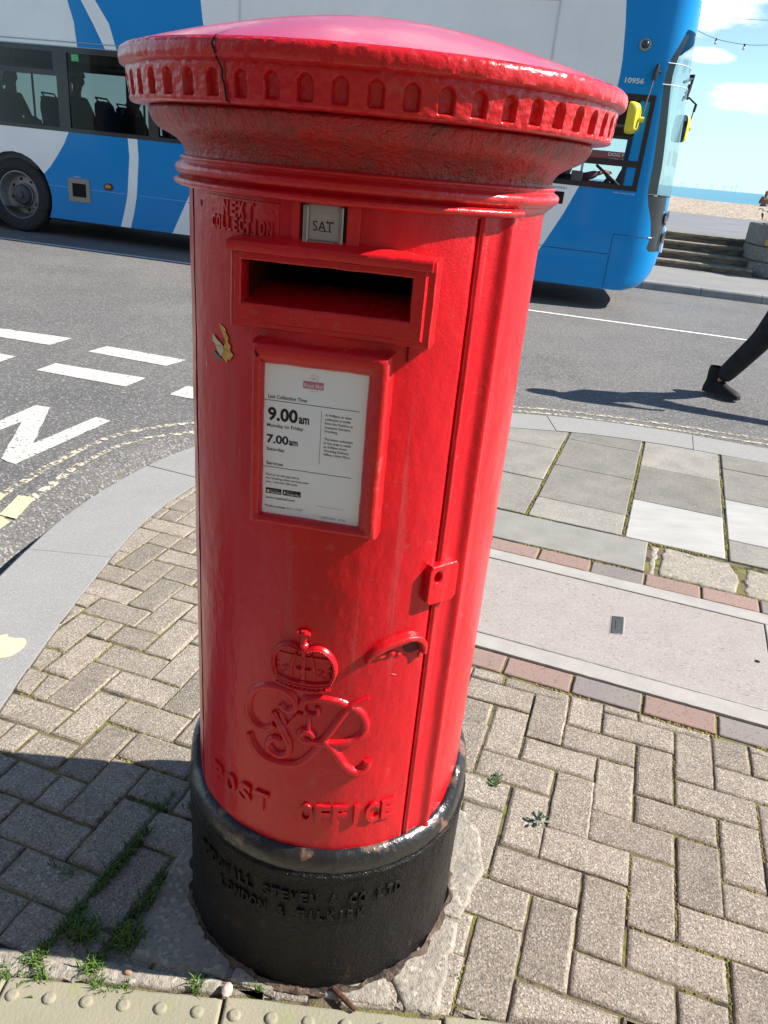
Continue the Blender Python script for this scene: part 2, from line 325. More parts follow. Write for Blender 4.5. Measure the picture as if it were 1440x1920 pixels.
# kerb stones: each ~0.95 m long with fine joints, all in the kerb's one mesh
kb = MB(); acc = 0; seg = []; KI = inward(KO, .325)
prof = [(0., -.3), (0., -.018), (.005, -.006), (.016, 0.002), (.12, .003), (.325, .003), (.325, -.05)]
cum = [0]
for i in range(1, len(KO)): cum.append(cum[-1]+math.dist(KO[i], KO[i-1]))
def at_len(P, s):
    for i in range(1, len(P)):
        if cum[i] >= s:
            t = (s-cum[i-1])/(cum[i]-cum[i-1]); return (P[i-1][0]+(P[i][0]-P[i-1][0])*t, P[i-1][1]+(P[i][1]-P[i-1][1])*t)
    return P[-1]
# the joint seen at the left edge lies at y = 2.48
s_joint = next(cum[i] for i in range(len(KO)) if KO[i][1] > 2.478); JL = .925
s0 = s_joint-3*JL
while s0 < cum[-1]-.1:
    s1 = min(s0+JL, cum[-1]-.01); a, b = max(s0, 0)+.0025, s1-.0025; rows = []
    dz = random.uniform(-.0015, .0015)
    if b > a:
        for k in range(9):
            s = a+(b-a)*k/8; o_ = at_len(KO, s); i_ = at_len(KI, s)
            rows.append([Vector((o_[0]+(i_[0]-o_[0])*d/.325, o_[1]+(i_[1]-o_[1])*d/.325, z+(dz if z > -.02 else 0))) for d, z in prof])
        kb.grid(rows); n_ = len(kb.v)
        for r in (rows[0], rows[-1]): kb.add(r, [tuple(range(len(r)))])
    s0 = s1
kb.build('kerb', GRANITE, sharp=30)['kind'] = 'structure'
# joint filler under everything
KF = inward(KO, .01)
gp_ = [(x, y, -.0065) for x, y in KF]+[(12, -6, -.0065), (-1.2, -6, -.0065)]
tri = geometry.tessellate_polygon([[Vector(p) for p in gp_]])
obj('ground', gp_, [tuple(t) for t in tri], JOINT, smooth=False)['kind'] = 'structure'
def clip(poly, n, d):
    """keep n.p < d"""
    out = []
    for i in range(len(poly)):
        a, b = poly[i], poly[(i+1) % len(poly)]; da = n[0]*a[0]+n[1]*a[1]-d; db = n[0]*b[0]+n[1]*b[1]-d
        if da <= 0: out.append(a)
        if (da < 0 < db) or (db < 0 < da): t = da/(da-db); out.append((a[0]+(b[0]-a[0])*t, a[1]+(b[1]-a[1])*t))
    return out
def area(p): return .5*sum(p[i][0]*p[(i+1) % len(p)][1]-p[(i+1) % len(p)][0]*p[i][1] for i in range(len(p)))
def stone(mb, poly, z=0., gap=.003, bev=.004, drop=.035, mi=0, tilt=(0, 0), rough=0.):
    if len(poly) < 3 or abs(area(poly)) < .0006: return
    if area(poly) < 0: poly = poly[::-1]
    if rough:
        q = []
        for i in range(len(poly)):
            a, b = poly[i], poly[(i+1) % len(poly)]; m_ = max(1, int(math.dist(a, b)/.022))
            for k in range(m_):
                t = k/m_; x = a[0]+(b[0]-a[0])*t; y = a[1]+(b[1]-a[1])*t
                q.append((x+rough*fbm(x*34, y*34, 3), y+rough*fbm(x*34, y*34, 9)))
        poly = q
    cx = sum(p[0] for p in poly)/len(poly); cyy = sum(p[1] for p in poly)/len(poly)
    def inset(d):
        out = []; n = len(poly)
        for i in range(n):
            a, p, b = poly[i-1], poly[i], poly[(i+1) % n]
            e1 = Vector((p[0]-a[0], p[1]-a[1])); e2 = Vector((b[0]-p[0], b[1]-p[1]))
            if e1.length < 1e-7 or e2.length < 1e-7: out.append(p); continue
            e1.normalize(); e2.normalize(); n1 = Vector((-e1.y, e1.x)); n2 = Vector((-e2.y, e2.x)); m_ = n1+n2
            if m_.length < 1e-4: out.append(p); continue
            m_ = m_.normalized(); c = max(m_.dot(n1), .4); out.append((p[0]+m_.x*d/c, p[1]+m_.y*d/c))
        return out
    zz = lambda p, dz: z+dz+(p[0]-cx)*tilt[0]+(p[1]-cyy)*tilt[1]
    r0 = [Vector((*p, z-drop)) for p in inset(gap)]; r1 = [Vector((*p, zz(p, -bev*.9))) for p in inset(gap)]; r2 = [Vector((*p, zz(p, -bev*.22))) for p in inset(gap+bev*.45)]; r3 = [Vector((*p, zz(p, 0))) for p in inset(gap+bev*1.3)]
    mb.grid([r0, r1, r2, r3], mi, closed=True); mb.add(r3, [tuple(range(len(r3)))], mi)
# --- block pavers, 200 x 100 herringbone, measured orientation
PA = R_(-16.8); px = (math.cos(PA), math.sin(PA)); py = (-math.sin(PA), math.cos(PA)); PO = (.59, 1.131); PU = .1008
CONC = [(-.385, 1.2), (-.41, 1.03), (-.402, .955), (-.21, .93), (-.05, .915), (.19, .905), (.235, 1.1), (.30, 1.235), (.29, 1.36), (.16, 1.5), (-.1, 1.56), (-.3, 1.42)]
def inpoly(p, P):
    c = False
    for i in range(len(P)):
        a, b = P[i], P[(i+1) % len(P)]
        if (a[1] > p[1]) != (b[1] > p[1]) and p[0] < (b[0]-a[0])*(p[1]-a[1])/(b[1]-a[1])+a[0]: c = not c
    return c
def pvp(i, j, dx=0, dy=0): return (PO[0]+(i+dx)*PU*px[0]+(j+dy)*PU*py[0], PO[1]+(i+dx)*PU*px[1]+(j+dy)*PU*py[1])
KIc = [(x, y) for x, y in inward(KO, .322)]
def kerbclip(poly):
    c = (sum(p[0] for p in poly)/len(poly), sum(p[1] for p in poly)/len(poly))
    k = min(range(1, len(KIc)-1), key=lambda i: math.dist(c, KIc[i])); a, b = KIc[k-1], KIc[k+1]
    t = (b[0]-a[0], b[1]-a[1]); l_ = math.hypot(*t); n_ = (-t[1]/l_, t[0]/l_)   # points to the road side
    return clip(poly, n_, n_[0]*KIc[k][0]+n_[1]*KIc[k][1])
PAVED = KIc+[(12, -6), (-1.0, -6)]
pv = MB()
divx = lambda y: BX/BY*y
for side in (0, 1):
    for i in range(-28, 42):
        for j in range(-14, 24):
            if side == 0:
                c = (i-j) % 4; H_ = c == 1; V_ = c == 0; dx = dy = 0
            else:
                c = (i+j) % 4; H_ = c == 0; V_ = c == 2; dx, dy = -.5, -.16
            if not (H_ or V_): continue
            w_, h_ = (2, 1) if H_ else (1, 2)
            q = [pvp(i, j, dx, dy), pvp(i+w_, j, dx, dy), pvp(i+w_, j+h_, dx, dy), pvp(i, j+h_, dx, dy)]
            cx = sum(p[0] for p in q)/4; cyy = sum(p[1] for p in q)/4
            if cyy < -1.6 or cyy > 5.2 or cx > 4.5: continue
            ab = (EX.x*cx+EX.y*cyy, EY.x*cx+EY.y*cyy)
            if side == 0 and cx < divx(cyy): continue
            if side == 1 and cx >= divx(cyy): continue
            if math.hypot(cx-BX, cyy-BY) < .17: continue
            q = clip(q, (0, -1), -.906) if cyy > .7 else clip(q, (0, 1), .497)      # tactile strip
            if len(q) < 3: continue
            if ab[0] > -.62 and (ab[1] > 2.1 or side == 0): q = clip(q, tuple(EY), 2.003)
            elif ab[1] > 1.9: q = clip(clip(q, tuple(EY), 2.945), tuple(EX), -.606 if ab[1] > 2.06 else 9)
            if len(q) < 3: continue
            if not inpoly((cx, cyy), PAVED) and min(math.dist((cx, cyy), k_) for k_ in KIc[::2]) > .12: continue
            if min(math.dist((cx, cyy), k_) for k_ in KIc[::2]) < .25: q = kerbclip(q)
            if len(q) < 3: continue
            sp = 3.5 if random.random() < .93 else 9
            jx, jy, rj = random.gauss(0, .0012), random.gauss(0, .0012), random.gauss(0, .006)
            q = [(cx+(p[0]-cx)*math.cos(rj)-(p[1]-cyy)*math.sin(rj)+jx, cyy+(p[0]-cx)*math.sin(rj)+(p[1]-cyy)*math.cos(rj)+jy) for p in q]
            if side == 1 and len(q) == 4 and cyy > 1.3 and random.random() < .30:
                L1, L2 = math.dist(q[0], q[1]), math.dist(q[1], q[2]); q = q if L1 > L2 else q[1:]+q[:1]; t_ = random.choice((.5, .5, .34, .62))
                ma = (q[0][0]+(q[1][0]-q[0][0])*t_, q[0][1]+(q[1][1]-q[0][1])*t_); mb_ = (q[3][0]+(q[2][0]-q[3][0])*t_, q[3][1]+(q[2][1]-q[3][1])*t_)
                stone(pv, [q[0], ma, mb_, q[3]], z=random.gauss(-.001, .0012), gap=.003, bev=.005, tilt=(random.gauss(0, .01), random.gauss(0, .01)), rough=.0024); q = [ma, q[1], q[2], mb_]
            stone(pv, q, z=random.gauss(-.001, .0012), gap=random.uniform(.0012, .0034), bev=random.uniform(.004, .0078), tilt=(random.gauss(0, .008), random.gauss(0, .008)), rough=.0024)
pv.build('pavement', PAVER, sharp=50)['kind'] = 'structure'
# --- worn concrete round the foot of the box
cc = MB()
fz = .004
for P_ in ([(-.385, 1.2), (-.41, 1.03), (-.402, .955), (-.213, .935), (-.215, 1.1), (-.2, 1.35), (-.30, 1.42)],
           [(-.206, .932), (-.098, .921), (-.098, 1.05), (-.206, 1.05)], [(-.093, .92), (-.05, .917), (-.05, 1.05), (-.093, 1.05)],
           [(-.045, .917), (.118, .908), (.098, .94), (.085, .985), (.02, 1.05), (-.045, 1.05)],
           [(.124, .908), (.19, .906), (.232, 1.1), (.16, 1.12), (.08, 1.05), (.092, .985), (.104, .942)],
           [(.165, 1.125), (.238, 1.105), (.30, 1.235), (.29, 1.36), (.16, 1.5), (-.1, 1.56), (-.25, 1.45), (-.1, 1.2)]):
    stone(cc, P_, z=fz, gap=.002, bev=.006, drop=.045, rough=.012)
stone(cc, [(-1.25, .9065), (-.216, .9065), (-.216, .931), (-.30, .937), (-.42, .948), (-.62, .955), (-.9, .962), (-1.25, .97)], z=.0035, gap=.001, bev=.006, drop=.03, rough=.010)
cc.build('concrete_apron', ROUGHC, sharp=50)['kind'] = 'structure'
# --- tactile strip along the bottom of the view
tt = MB()
for x0, x1 in ((-1.01, -.612), (-.61, -.212), (-.208, .19), (.194, .592), (.596, .99), (.994, 1.392), (1.396, 1.794), (1.798, 2.196), (2.2, 2.6)):
    stone(tt, [(x0, .50), (x1, .50), (x1, .899+.004*math.sin(x0*5)), (x0, .903)], z=.004, gap=.001, bev=.004, drop=.04, rough=.004)
for r in range(6):
    for k in range(48):
        x, y = -.586+(k-6)*.0668, .868-r*.0668
        ring = lambda rad, z: [Vector((x+rad*math.cos(2*PI*q/14), y+rad*math.sin(2*PI*q/14), z+.0006*fbm(x*40+q, y*40))) for q in range(14)]
        w_ = 1-.25*abs(fbm(x*9, y*9)); tt.grid([ring(.0122, .0035), ring(.0116, .0062*w_), ring(.0096, .0084*w_), ring(.0066, .0095*w_)], closed=True); tt.fan(ring(.0066, .0095*w_), (x, y, .0099*w_))
tt.build('tactile_paving', TACT, sharp=50)['kind'] = 'structure'
# --- bricks, inspection cover, slabs to the right of the box
bk = MB(); bk_n = 0
for b0, b1, a0 in ((2.008, 2.112, -.455), (2.835, 2.945, -.498)):
    for k in range(16):
        a = a0+k*.2125; col = [0, 1, 0, 1, 1, 0, 1, 0][(k*5+int(b0)) % 8] if b0 > 2.5 else [0, 0, 1, 0, 1, 0, 1, 0][k % 8]
        if b0 < 2.5: col = {1: 0, 2: 1, 3: 0, 4: 1, 5: 0}.get(k, k % 2)
        else: col = {1: 0, 2: 1, 3: 0, 4: 0, 5: 1, 6: 0}.get(k, k % 2)
        q = [T(a, b0), T(a+.2125, b0), T(a+.2125, b1), T(a, b1)]
        stone(bk, [(p.x, p.y) for p in q], z=random.gauss(0, .001), gap=.0045, bev=.004, mi=col, rough=.0015)
bk.build('brick_edging', [BRICKR, BRICKG], sharp=50)['kind'] = 'structure'
cov = thing('inspection_cover', 'large pale concrete service cover set in the pavement right of the post box', 'access cover', T(.0, 2.47, 0), None)
fr = MB()
def fq(a0, a1, b0, b1): return [(p.x, p.y) for p in (T(a0, b0), T(a1, b0), T(a1, b1), T(a0, b1))]
for a0, a1, b0, b1 in ((-.60, .655, 2.116, 2.194), (-.60, .655, 2.752, 2.83), (.572, .655, 2.195, 2.751), (-.60, -.52, 2.195, 2.751)):
    stone(fr, fq(a0, a1, b0, b1), z=.003, gap=.0005, bev=.002, rough=.002)
fr.build('frame', FRAMEC, cov, sharp=50)
lid = MB(); stone(lid, fq(-.518, .57, 2.197, 2.749), z=.002, gap=.002, bev=.003); lidm = lid.build('lid', COVERC, cov, sharp=50)
def Tp(a, b, z): return T(a, b, z)
g_ = MB(); g_.box(lambda a, b, c: Vector((.8545+a*.93+b*.27, 2.320+b*.965-a*.27*.3, c)), -.027, .027, -.066, .066, -.01, .0035, bev=.001); g_.build('surround', FRAMEC, lidm)
g_ = MB(); g_.box(lambda a, b, c: Vector((.8545+a*.93+b*.27, 2.320+b*.965-a*.27*.3, c)), -.0215, .0215, -.060, .060, .0036, .0062, bev=.002)
g_.box(lambda a, b, c: Vector((.8545+a*.93+b*.27, 2.320+b*.965-a*.27*.3, c)), -.008, .008, -.03, .03, .0063, .0078, bev=.001)
g_.build('lifting_plate', mat('cast_plate', (.06, .062, .065), .5, metal=.3, col2=(.10, .10, .10), nscale=60, namt=.6, bump=.6, bscale=200, bdist=.002), lidm)
def disc(mb, c, r, z, n=20, mi=0): mb.fan([Vector((c[0]+r*math.cos(2*PI*k/n), c[1]+r*math.sin(2*PI*k/n), z)) for k in range(n)], (c[0], c[1], z), mi)
g_ = MB(); disc(g_, (1.290, 2.174), .0085, .0034); g_.build('key_hole', DARK, lidm)
sl = MB()
def SL(a0, a1, b0, b1, mi=0, dz=0., rough=.0015):
    c_ = T((a0+a1)/2, (b0+b1)/2)
    if not inpoly((c_.x, c_.y), PAVED) and min(math.dist((c_.x, c_.y), k_) for k_ in KIc) > .2: return
    stone(sl, kerbclip_s([(p.x, p.y) for p in (T(a0, b0), T(a1, b0), T(a1, b1), T(a0, b1))]), z=.001+dz+random.gauss(0, .001), gap=.0035, bev=.004, mi=mi, rough=rough, tilt=(random.gauss(0, .002), random.gauss(0, .002)))
def kerbclip_s(poly):
    for k in range(1, len(KIc)-1, 4):
        a, b = KIc[k-1], KIc[k+1]
        c = (sum(p[0] for p in poly)/len(poly), sum(p[1] for p in poly)/len(poly))
        if math.dist(c, KIc[k]) > .6: continue
        t = (b[0]-a[0], b[1]-a[1]); l_ = math.hypot(*t); n_ = (-t[1]/l_, t[0]/l_)
        poly = clip(poly, n_, n_[0]*KIc[k][0]+n_[1]*KIc[k][1])
        if len(poly) < 3: return []
    return poly
cols = [(-2.15, -1.72), (-1.715, -1.285), (-1.28, -.85), (-.845, -.415), (-.405, .02), (.03, .455), (.465, .885), (.895, 1.31), (1.32, 1.74), (1.75, 2.2), (2.21, 2.65), (2.66, 3.1)]
for ci, (a0, a1) in enumerate(cols):
    if ci <= 3: rows = [3.26, 3.74, 4.26, 4.78, 5.3]
    elif ci == 4: rows = [3.255, 3.50, 4.005, 4.50, 5.0]
    elif ci == 5: rows = [3.255, 3.735, 4.26, 4.76, 5.2]
    elif ci == 6: rows = [3.245, 3.47, 3.99, 4.49, 4.95]
    else: rows = [3.25, 3.72, 4.2, 4.7, 5.1] if ci % 2 else [3.25, 3.5, 4., 4.5, 5.]
    for r in range(len(rows)-1):
        white = (ci == 5 and r == 0) or (ci == 6 and r == 1)
        if ci == 5 and r == 0: SL(a0, a1, rows[r], rows[r+1], 1)
        elif white: SL(a0, a1, rows[r], rows[r+1], 1)
        else: SL(a0, a1, rows[r], rows[r+1], 0)
SL(-.9, .135, 2.952, 3.248, 2)
for a0, a1 in ((1.35, 1.9), (1.91, 2.6)): SL(a0, a1, 2.952, 3.24, 0)
sl.build('slab_paving', [SLAB, SLABW, mat('long_slab', (.27, .262, .24), .85, col2=(.215, .21, .19), nscale=9, namt=.6, bump=.6, bscale=110, bdist=.002)], sharp=50)['kind'] = 'structure'
mo = MB()
stone(mo, [(p.x, p.y) for p in (T(.185, 2.955), T(.49, 2.95), T(.50, 3.1), T(.47, 3.225), T(.2, 3.235))], z=.0, gap=.003, bev=.008, rough=.014)
stone(mo, [(p.x, p.y) for p in (T(.51, 2.955), T(.9, 2.955), T(.9, 3.2), T(.53, 3.21), T(.52, 3.1))], z=-.002, gap=.003, bev=.008, rough=.014)
stone(mo, [(p.x, p.y) for p in (T(.145, 2.955), T(.175, 2.955), T(.185, 3.235), T(.145, 3.235))], z=-.004, gap=.002, bev=.008, rough=.014)
for k in range(5): stone(mo, [(p.x, p.y) for p in (T(.91+k*.42, 2.955), T(1.31+k*.42, 2.955), T(1.31+k*.42, 3.23), T(.91+k*.42, 3.23))], z=-.001, gap=.003, bev=.006, rough=.004)
for k in range(3): stone(mo, [(p.x, p.y) for p in (T(.66+k*.9, 2.118), T(1.55+k*.9, 2.118), T(1.55+k*.9, 2.83), T(.66+k*.9, 2.83))], z=-.001, gap=.003, bev=.006, rough=.004)
mo.build('patched_concrete', ROUGHC, sharp=50)['kind'] = 'structure'
# yellow paint splash on the kerb at the left edge
ys = MB(); ring = [(-1.30, 1.925), (-1.24, 1.915), (-1.16, 1.92), (-1.133, 1.929), (-1.115, 1.937), (-1.108, 1.926), (-1.085, 1.922), (-1.058, 1.924), (-1.044, 1.908), (-1.040, 1.885), (-1.047, 1.855), (-1.060, 1.832), (-1.085, 1.818), (-1.12, 1.812), (-1.17, 1.818), (-1.24, 1.825), (-1.29, 1.84)]
P_ = [(p.x, p.y) for p in cat([(x, y, 0) for x, y in ring], 5, True)]
ys.poly(P_, lambda x, y, d: Vector((x, y, d)), .004, .0066)
ys.build('paint_patch', mat('cream_paint', (.66, .57, .36), .7, col2=(.55, .47, .32), nscale=22, namt=.4, col3=(.3, .24, .13), n3scale=30, n3lo=.64, n3hi=.7), smooth=False)['kind'] = 'structure'

# --- road markings
def strip(name, poly, m, h=.004, mb=None):
    q = mb or MB(); b = len(q.v); q.poly([(p[0], p[1]) for p in poly], lambda x, y, d: W(x, y, d), 0, h, side=False)
    return q
rm = MB()
jag = lambda x, y: (x+.008*fbm(x*20, y*20), y+.008*fbm(x*20, y*20, 5))
def mark(poly):
    q = []
    for i in range(len(poly)):
        a, b = poly[i], poly[(i+1) % len(poly)]; m_ = max(1, int(math.dist(a, b)/.05))
        q += [jag(a[0]+(b[0]-a[0])*k/m_, a[1]+(b[1]-a[1])*k/m_) for k in range(m_)]
    rm.poly(q, lambda x, y, d: W(x, y, d+RZ(x, y)), 0, .004, side=False)
for u0 in (-3.63, -4.66, -5.7, -6.7, -7.8, -8.9): mark([(u0, 1.113), (u0, 1.34), (u0+.69, 1.40) if u0 == -3.63 else (u0+.68, 1.34), (u0+.69, 1.12)])
mark([(-2.613, 1.115), (-2.596, 1.334), (-1.911, 1.309), (-1.949, 1.079)]); mark([(-2.597, .497), (-2.6, .714), (-1.905, .721), (-1.914, .474)])
mark([(-1.59, .467), (-1.589, .70), (-.90, .71), (-.90, .48)]); mark([(-1.55, 1.09), (-1.55, 1.32), (-.87, 1.31), (-.87, 1.09)])
for u0 in (-3.60, -4.6, -5.6, -6.6, -7.6): mark([(u0, .50), (u0, .72), (u0+.68, .716), (u0+.69, .53)])
# the end strokes of the word painted on the side road
mark([(-2.127, -.45), (-2.138, -.13), (-2.046, -.122), (-1.759, -.663), (-1.73, -.142), (-1.626, -.158), (-1.657, -.937), (-1.761, -.904), (-2.019, -.409), (-2.032, -.57), (-2.26, -1.02), (-2.36, -.98)])
mark([(-2.9, -.13), (-2.80, -.13), (-2.62, -1.0), (-2.72, -1.0)])
rm.build('road_marking', LINEW, smooth=False)['kind'] = 'structure'
cl = MB()
cl.poly([(-60, 5.30), (-60, 5.38), (-7.04, 5.70), (3.1, 5.775), (60, 6.2), (60, 6.28), (3.1, 5.845), (-7.04, 5.765)][::-1] if 0 else [(-60, 5.73), (60, 5.81), (60, 5.875), (-60, 5.795)], lambda x, y, d: W(x, y, d), 0, .004, side=False)
cl.build('centre_line', LINET, smooth=False)['kind'] = 'structure'
yl = MB()
def ribbon(mb, pts, w, h=.004):
    P = spline2(pts, 10); A = inward(P, -w/2); B = inward(P, w/2)
    mb.grid([[W(a[0], a[1], h+RZ(*a)), W(b[0], b[1], h+RZ(*b))] for a, b in zip(A, B)])
Y1 = [(-1.42, -2.6), (-1.46, -1.9), (-1.475, -1.271), (-1.507, -.849), (-1.48, -.403), (-1.345, -.118), (-1.2, .06), (-.9, .55), (-.5, 1.0), (0., 1.32), (.564, 1.485), (.994, 1.59), (1.623, 1.66), (2.263, 1.67), (4, 1.68), (9, 1.7)]
Y2 = [(-1.30, -2.6), (-1.34, -1.9), (-1.361, -1.168), (-1.395, -.798), (-1.345, -.401), (-1.16, -.111), (-1.02, .03), (-.75, .42), (-.4, .82), (.05, 1.18), (.564, 1.375), (.994, 1.475), (1.623, 1.545), (2.263, 1.555), (4, 1.565), (9, 1.585)]
ribbon(yl, Y1, .042); ribbon(yl, Y2, .036)
yl.build('yellow_lines', LINEY, smooth=False)['kind'] = 'structure'
yb = MB()
for q in ([(-1.407, -1.235), (-1.344, -1.209), (-1.297, -1.396), (-1.36, -1.42)], [(-1.60, -1.30), (-1.455, -1.248), (-1.432, -1.325), (-1.58, -1.40)], [(-1.50, -1.50), (-1.352, -1.425), (-1.30, -1.431), (-1.29, -1.52), (-1.48, -1.60)]):
    yb.poly(q, lambda x, y, d: W(x, y, d+RZ(x, y)+.004), 0, .0065, side=False)
yb.build('yellow_kerb_marks', LINEY2, smooth=False)['kind'] = 'structure'

# --- far side: kerb, footway, steps, promenade, shingle, sea
PROM = mat('promenade_asphalt', (.20, .205, .21), .9, col2=(.165, .17, .175), nscale=1.2, namt=.7, bump=.6, bscale=90, bdist=.004)
FOOT = mat('far_footway', (.25, .245, .23), .9, col2=(.20, .20, .195), nscale=1.1, namt=.7, vor=[(120, (.15, .15, .15), .5, .8)], bump=.6, bscale=90, bdist=.004)
KERBF = mat('far_kerb_concrete', (.30, .30, .29), .9, col2=(.2, .2, .2), nscale=5, namt=.6, bump=.5, bscale=90, bdist=.003)
kf = MB()
for k in range(-24, 30):
    u0 = k*.915; rows = [[W(u, v, h) for v, h in ((9.47, -.2), (9.47, .10), (9.485, .122), (9.60, .126), (9.60, .0))] for u in (u0+.004, u0+.911)]
    kf.grid(rows)
    for r in rows: kf.add(r, [(0, 1, 2, 3, 4)])
kf.build('far_kerb', KERBF, sharp=30)['kind'] = 'structure'
sheet('far_footway', [W(-60, 9.59, .12), W(60, 9.59, .12), W(60, 14.5, .12), W(-60, 14.5, .12)], FOOT)
STEP = mat('step_concrete', (.19, .165, .125), .92, col2=(.07, .065, .055), nscale=6, namt=1., bump=.8, bscale=60, bdist=.005, stretch=(.6, .6, 3))
NOSE = mat('step_nosing', (.28, .24, .18), .9, col2=(.14, .13, .10), nscale=7, namt=.9, bump=.8, bscale=60, bdist=.005)
stp = thing('stone_steps', 'flight of four worn dark concrete steps with pale nosings up to the promenade', 'steps', W(0, 12.5, .12))
hs = [.12, .245, .395, .55, .70]; vs_ = [12.45, 12.86, 13.27, 13.68]
m1 = MB()
for k in range(4):
    m1.box(lambda a, b, c: W(a, b, c), -14, 3.99, vs_[k]+.012, 13.9, hs[k]-.002*(k > 0), hs[k+1]-.05)
m1.build('riser', STEP, stp, smooth=False)
for k in range(4):
    m2 = MB(); u = -14
    while u < 3.97:
        u1 = min(u+1.8, 3.99); m2.box(lambda a, b, c: W(a, b, c), u+.003, u1-.003, vs_[k]-.008, vs_[k]+.42, hs[k+1]-.049, hs[k+1], bev=.006); u = u1
    m2.build('tread', NOSE, stp, sharp=30)
sheet('promenade', [W(-60, 13.905, .702), W(4., 13.905, .702), W(60, 13.905, .702), W(60, 27.6, .72), W(-60, 27.6, .72)], PROM)
SHING = mat('shingle', (.42, .34, .26), .95, col2=(.50, .42, .33), nscale=3, namt=.9, vor=[(9, (.16, .13, .10), .75, .62), (7, (.62, .56, .47), .6, .8), (14, (.25, .17, .11), .6, .8)], bump=1., bscale=8, bdist=.12)
bm_ = MB(); rows = []
random.seed(3)
for v in [27.4, 28, 29, 30, 31.5, 33, 35, 37, 39, 41, 43, 44.5, 45.5, 47, 50, 55, 62, 75]:
    r = []
    for k in range(140):
        u = -60+k*1.0
        hh = .70+.33*min(max((v-27.4)/15.6, 0), 1) if v <= 45.5 else 1.03-(v-45.5)*.16
        r.append(W(u, v, hh+.05*fbm(u*.35, v*.3)*(v > 28)+.03*fbm(u*1.4, v*1.3, 4)*(v > 28)))
    rows.append(r)
bm_.grid(rows); bm_.build('shingle_beach', SHING)['kind'] = 'structure'
SEA = mat('sea_water', (.035, .20, .30), .28, col2=(.05, .25, .34), nscale=.02, namt=.8, bump=.8, bscale=.35, bdist=.6, stretch=(.6, 3, 1), spec=.35)
sheet('sea', [(-16000, 30, -3.4), (16000, 30, -3.4), (16000, 24000, -3.4), (-16000, 24000, -3.4)], SEA)

# ================================================================ THE PILLAR BOX
random.seed(11)
box = thing('pillar_box', 'glossy red cast iron post box with black base standing on the block paving', 'post box', (BX, BY, 0))
def lin(a, b, n): return [a+(b-a)*i/n for i in range(n+1)]
def lathe(name, prof, m, parent=box, a0=-180, a1=180, n=240, wob=.0008, sub=3, ends=False, **k):
    P = []
    for i in range(len(prof)-1):
        for q in range(sub): t = q/sub; P.append((prof[i][0]+(prof[i+1][0]-prof[i][0])*t, prof[i][1]+(prof[i+1][1]-prof[i][1])*t))
    P.append(prof[-1]); full = abs(a1-a0) >= 359.9; A = lin(a0, a1, n)
    if full: A = A[:-1]
    mb = MB()
    rows = [[cy(a, z, max(r, .0005)+wob*fbm(a*.09, z*28, r*9)+wob*.5*fbm(a*.3, z*60, 7)) for a in A] for r, z in P]
    mb.grid(rows, closed=full)
    if ends:
        for j in (0, -1): mb.add([r[j] for r in rows], [tuple(range(len(rows)))])
    return mb.build(name, m, parent, **k)
def curve(pr, n=5): return [(p.x, p.y) for p in cat([(r, z, 0) for r, z in pr], n)]
# --- base
def smooth(x, a, b): t = min(max((x-a)/(b-a), 0), 1); return t*t*(3-2*t)
mb = MB(); rows = []
for (r, z, w_) in [(.2775, -.10, 1), (.276, 0, 1), (.2748, .05, 1), (.2745, .12, 1), (.2745, .20, 1), (.2745, .27, 1), (.2745, .2885, 0), (.2775, .2915, 0), (.2782, .2950, 0), (.2772, .2985, 0), (.2738, .3010, 0), (.2738, .310, 0), (.2735, .318, 0), (.2715, .327, 0), (.2665, .336, 0), (.2600, .341, 0), (.2555, .3425, 0), (.250, .342, 0)]:
    row = []
    for k in range(300):
        a = -180+k*1.2; t = smooth(abs(a+5), 62, 80); zz = z+.043*t*smooth(z, .29, .335)
        rr = r+.0016*fbm(a*.09, z*14)+.0010*fbm(a*.35, z*40, 3)+.0006*fbm(a*.9, z*90, 5)
        row.append(cy(a, zz, rr))
    rows.append(row)
mb = MB(); rr_ = []
for i in range(len(rows)-1):
    s_ = 6 if rows[i+1][0].z-rows[i][0].z > .03 else 2
    for q in range(s_):
        t = q/s_; rr_.append([rows[i][k].lerp(rows[i+1][k], t)+Vector((math.sin(R_(-180+k*1.2)), -math.cos(R_(-180+k*1.2)), 0))*(.0009*fbm(k*.5, i*3+t*9, 2)) for k in range(300)])
rr_.append(rows[-1]); mb.grid(rr_, mi=lambda i, j: 1 if i >= len(rr_)-14 else 0, closed=True)
base = mb.build('base', [BLACKB, BLACKRIM], box, sharp=60)
# --- body shell with aperture hole; door between azimuth -61 and +35.6
SA0, SA1, SZ0, SZ1 = -33.0, 18.6, 1.2380, 1.2990
D0, D1, DZ1 = -61.3, 35.3, 1.369
DZ0 = .338
def patch(mb, A, Z, rf, skip=None, mi=0):
    b = len(mb.v); n = len(A)
    for z in Z: mb.v += [tuple(cy(a, z, rf(a, z))) for a in A]
    for i in range(len(Z)-1):
        for j in range(n-1):
            if skip and skip(.5*(A[j]+A[j+1]), .5*(Z[i]+Z[i+1])): continue
            mb.f.append((b+i*n+j, b+i*n+j+1, b+(i+1)*n+j+1, b+(i+1)*n+j)); mb.m.append(mi)
def paint(a, z): return .0007*fbm(a*.10, z*9)+.0005*fbm(a*.28, z*26, 4)+.00025*fbm(a*.8, z*75, 8)
def striprf(a, z):       # the rounded pilaster right of the door
    x = (a-(D1+.9))/(50.-D1-.9)
    r = RB+paint(a, z)
    if 0 <= x <= 1:
        # small bead by the seam, shallow hollow, then a round ridge
        r += .0035*math.exp(-((x-.07)/.05)**2)+.0055*smooth(x, .05, .25)*0-.0005
        r += .0105*math.exp(-((x-.78)/.17)**2)+.0015*math.exp(-((x-.97)/.05)**2)
        r *= 1
    elif x > 1: r += .0105*math.exp(-((x-.78)/.17)**2)*.3
    return r
mb = MB()
Zs = lin(.335, 1.385, 150)
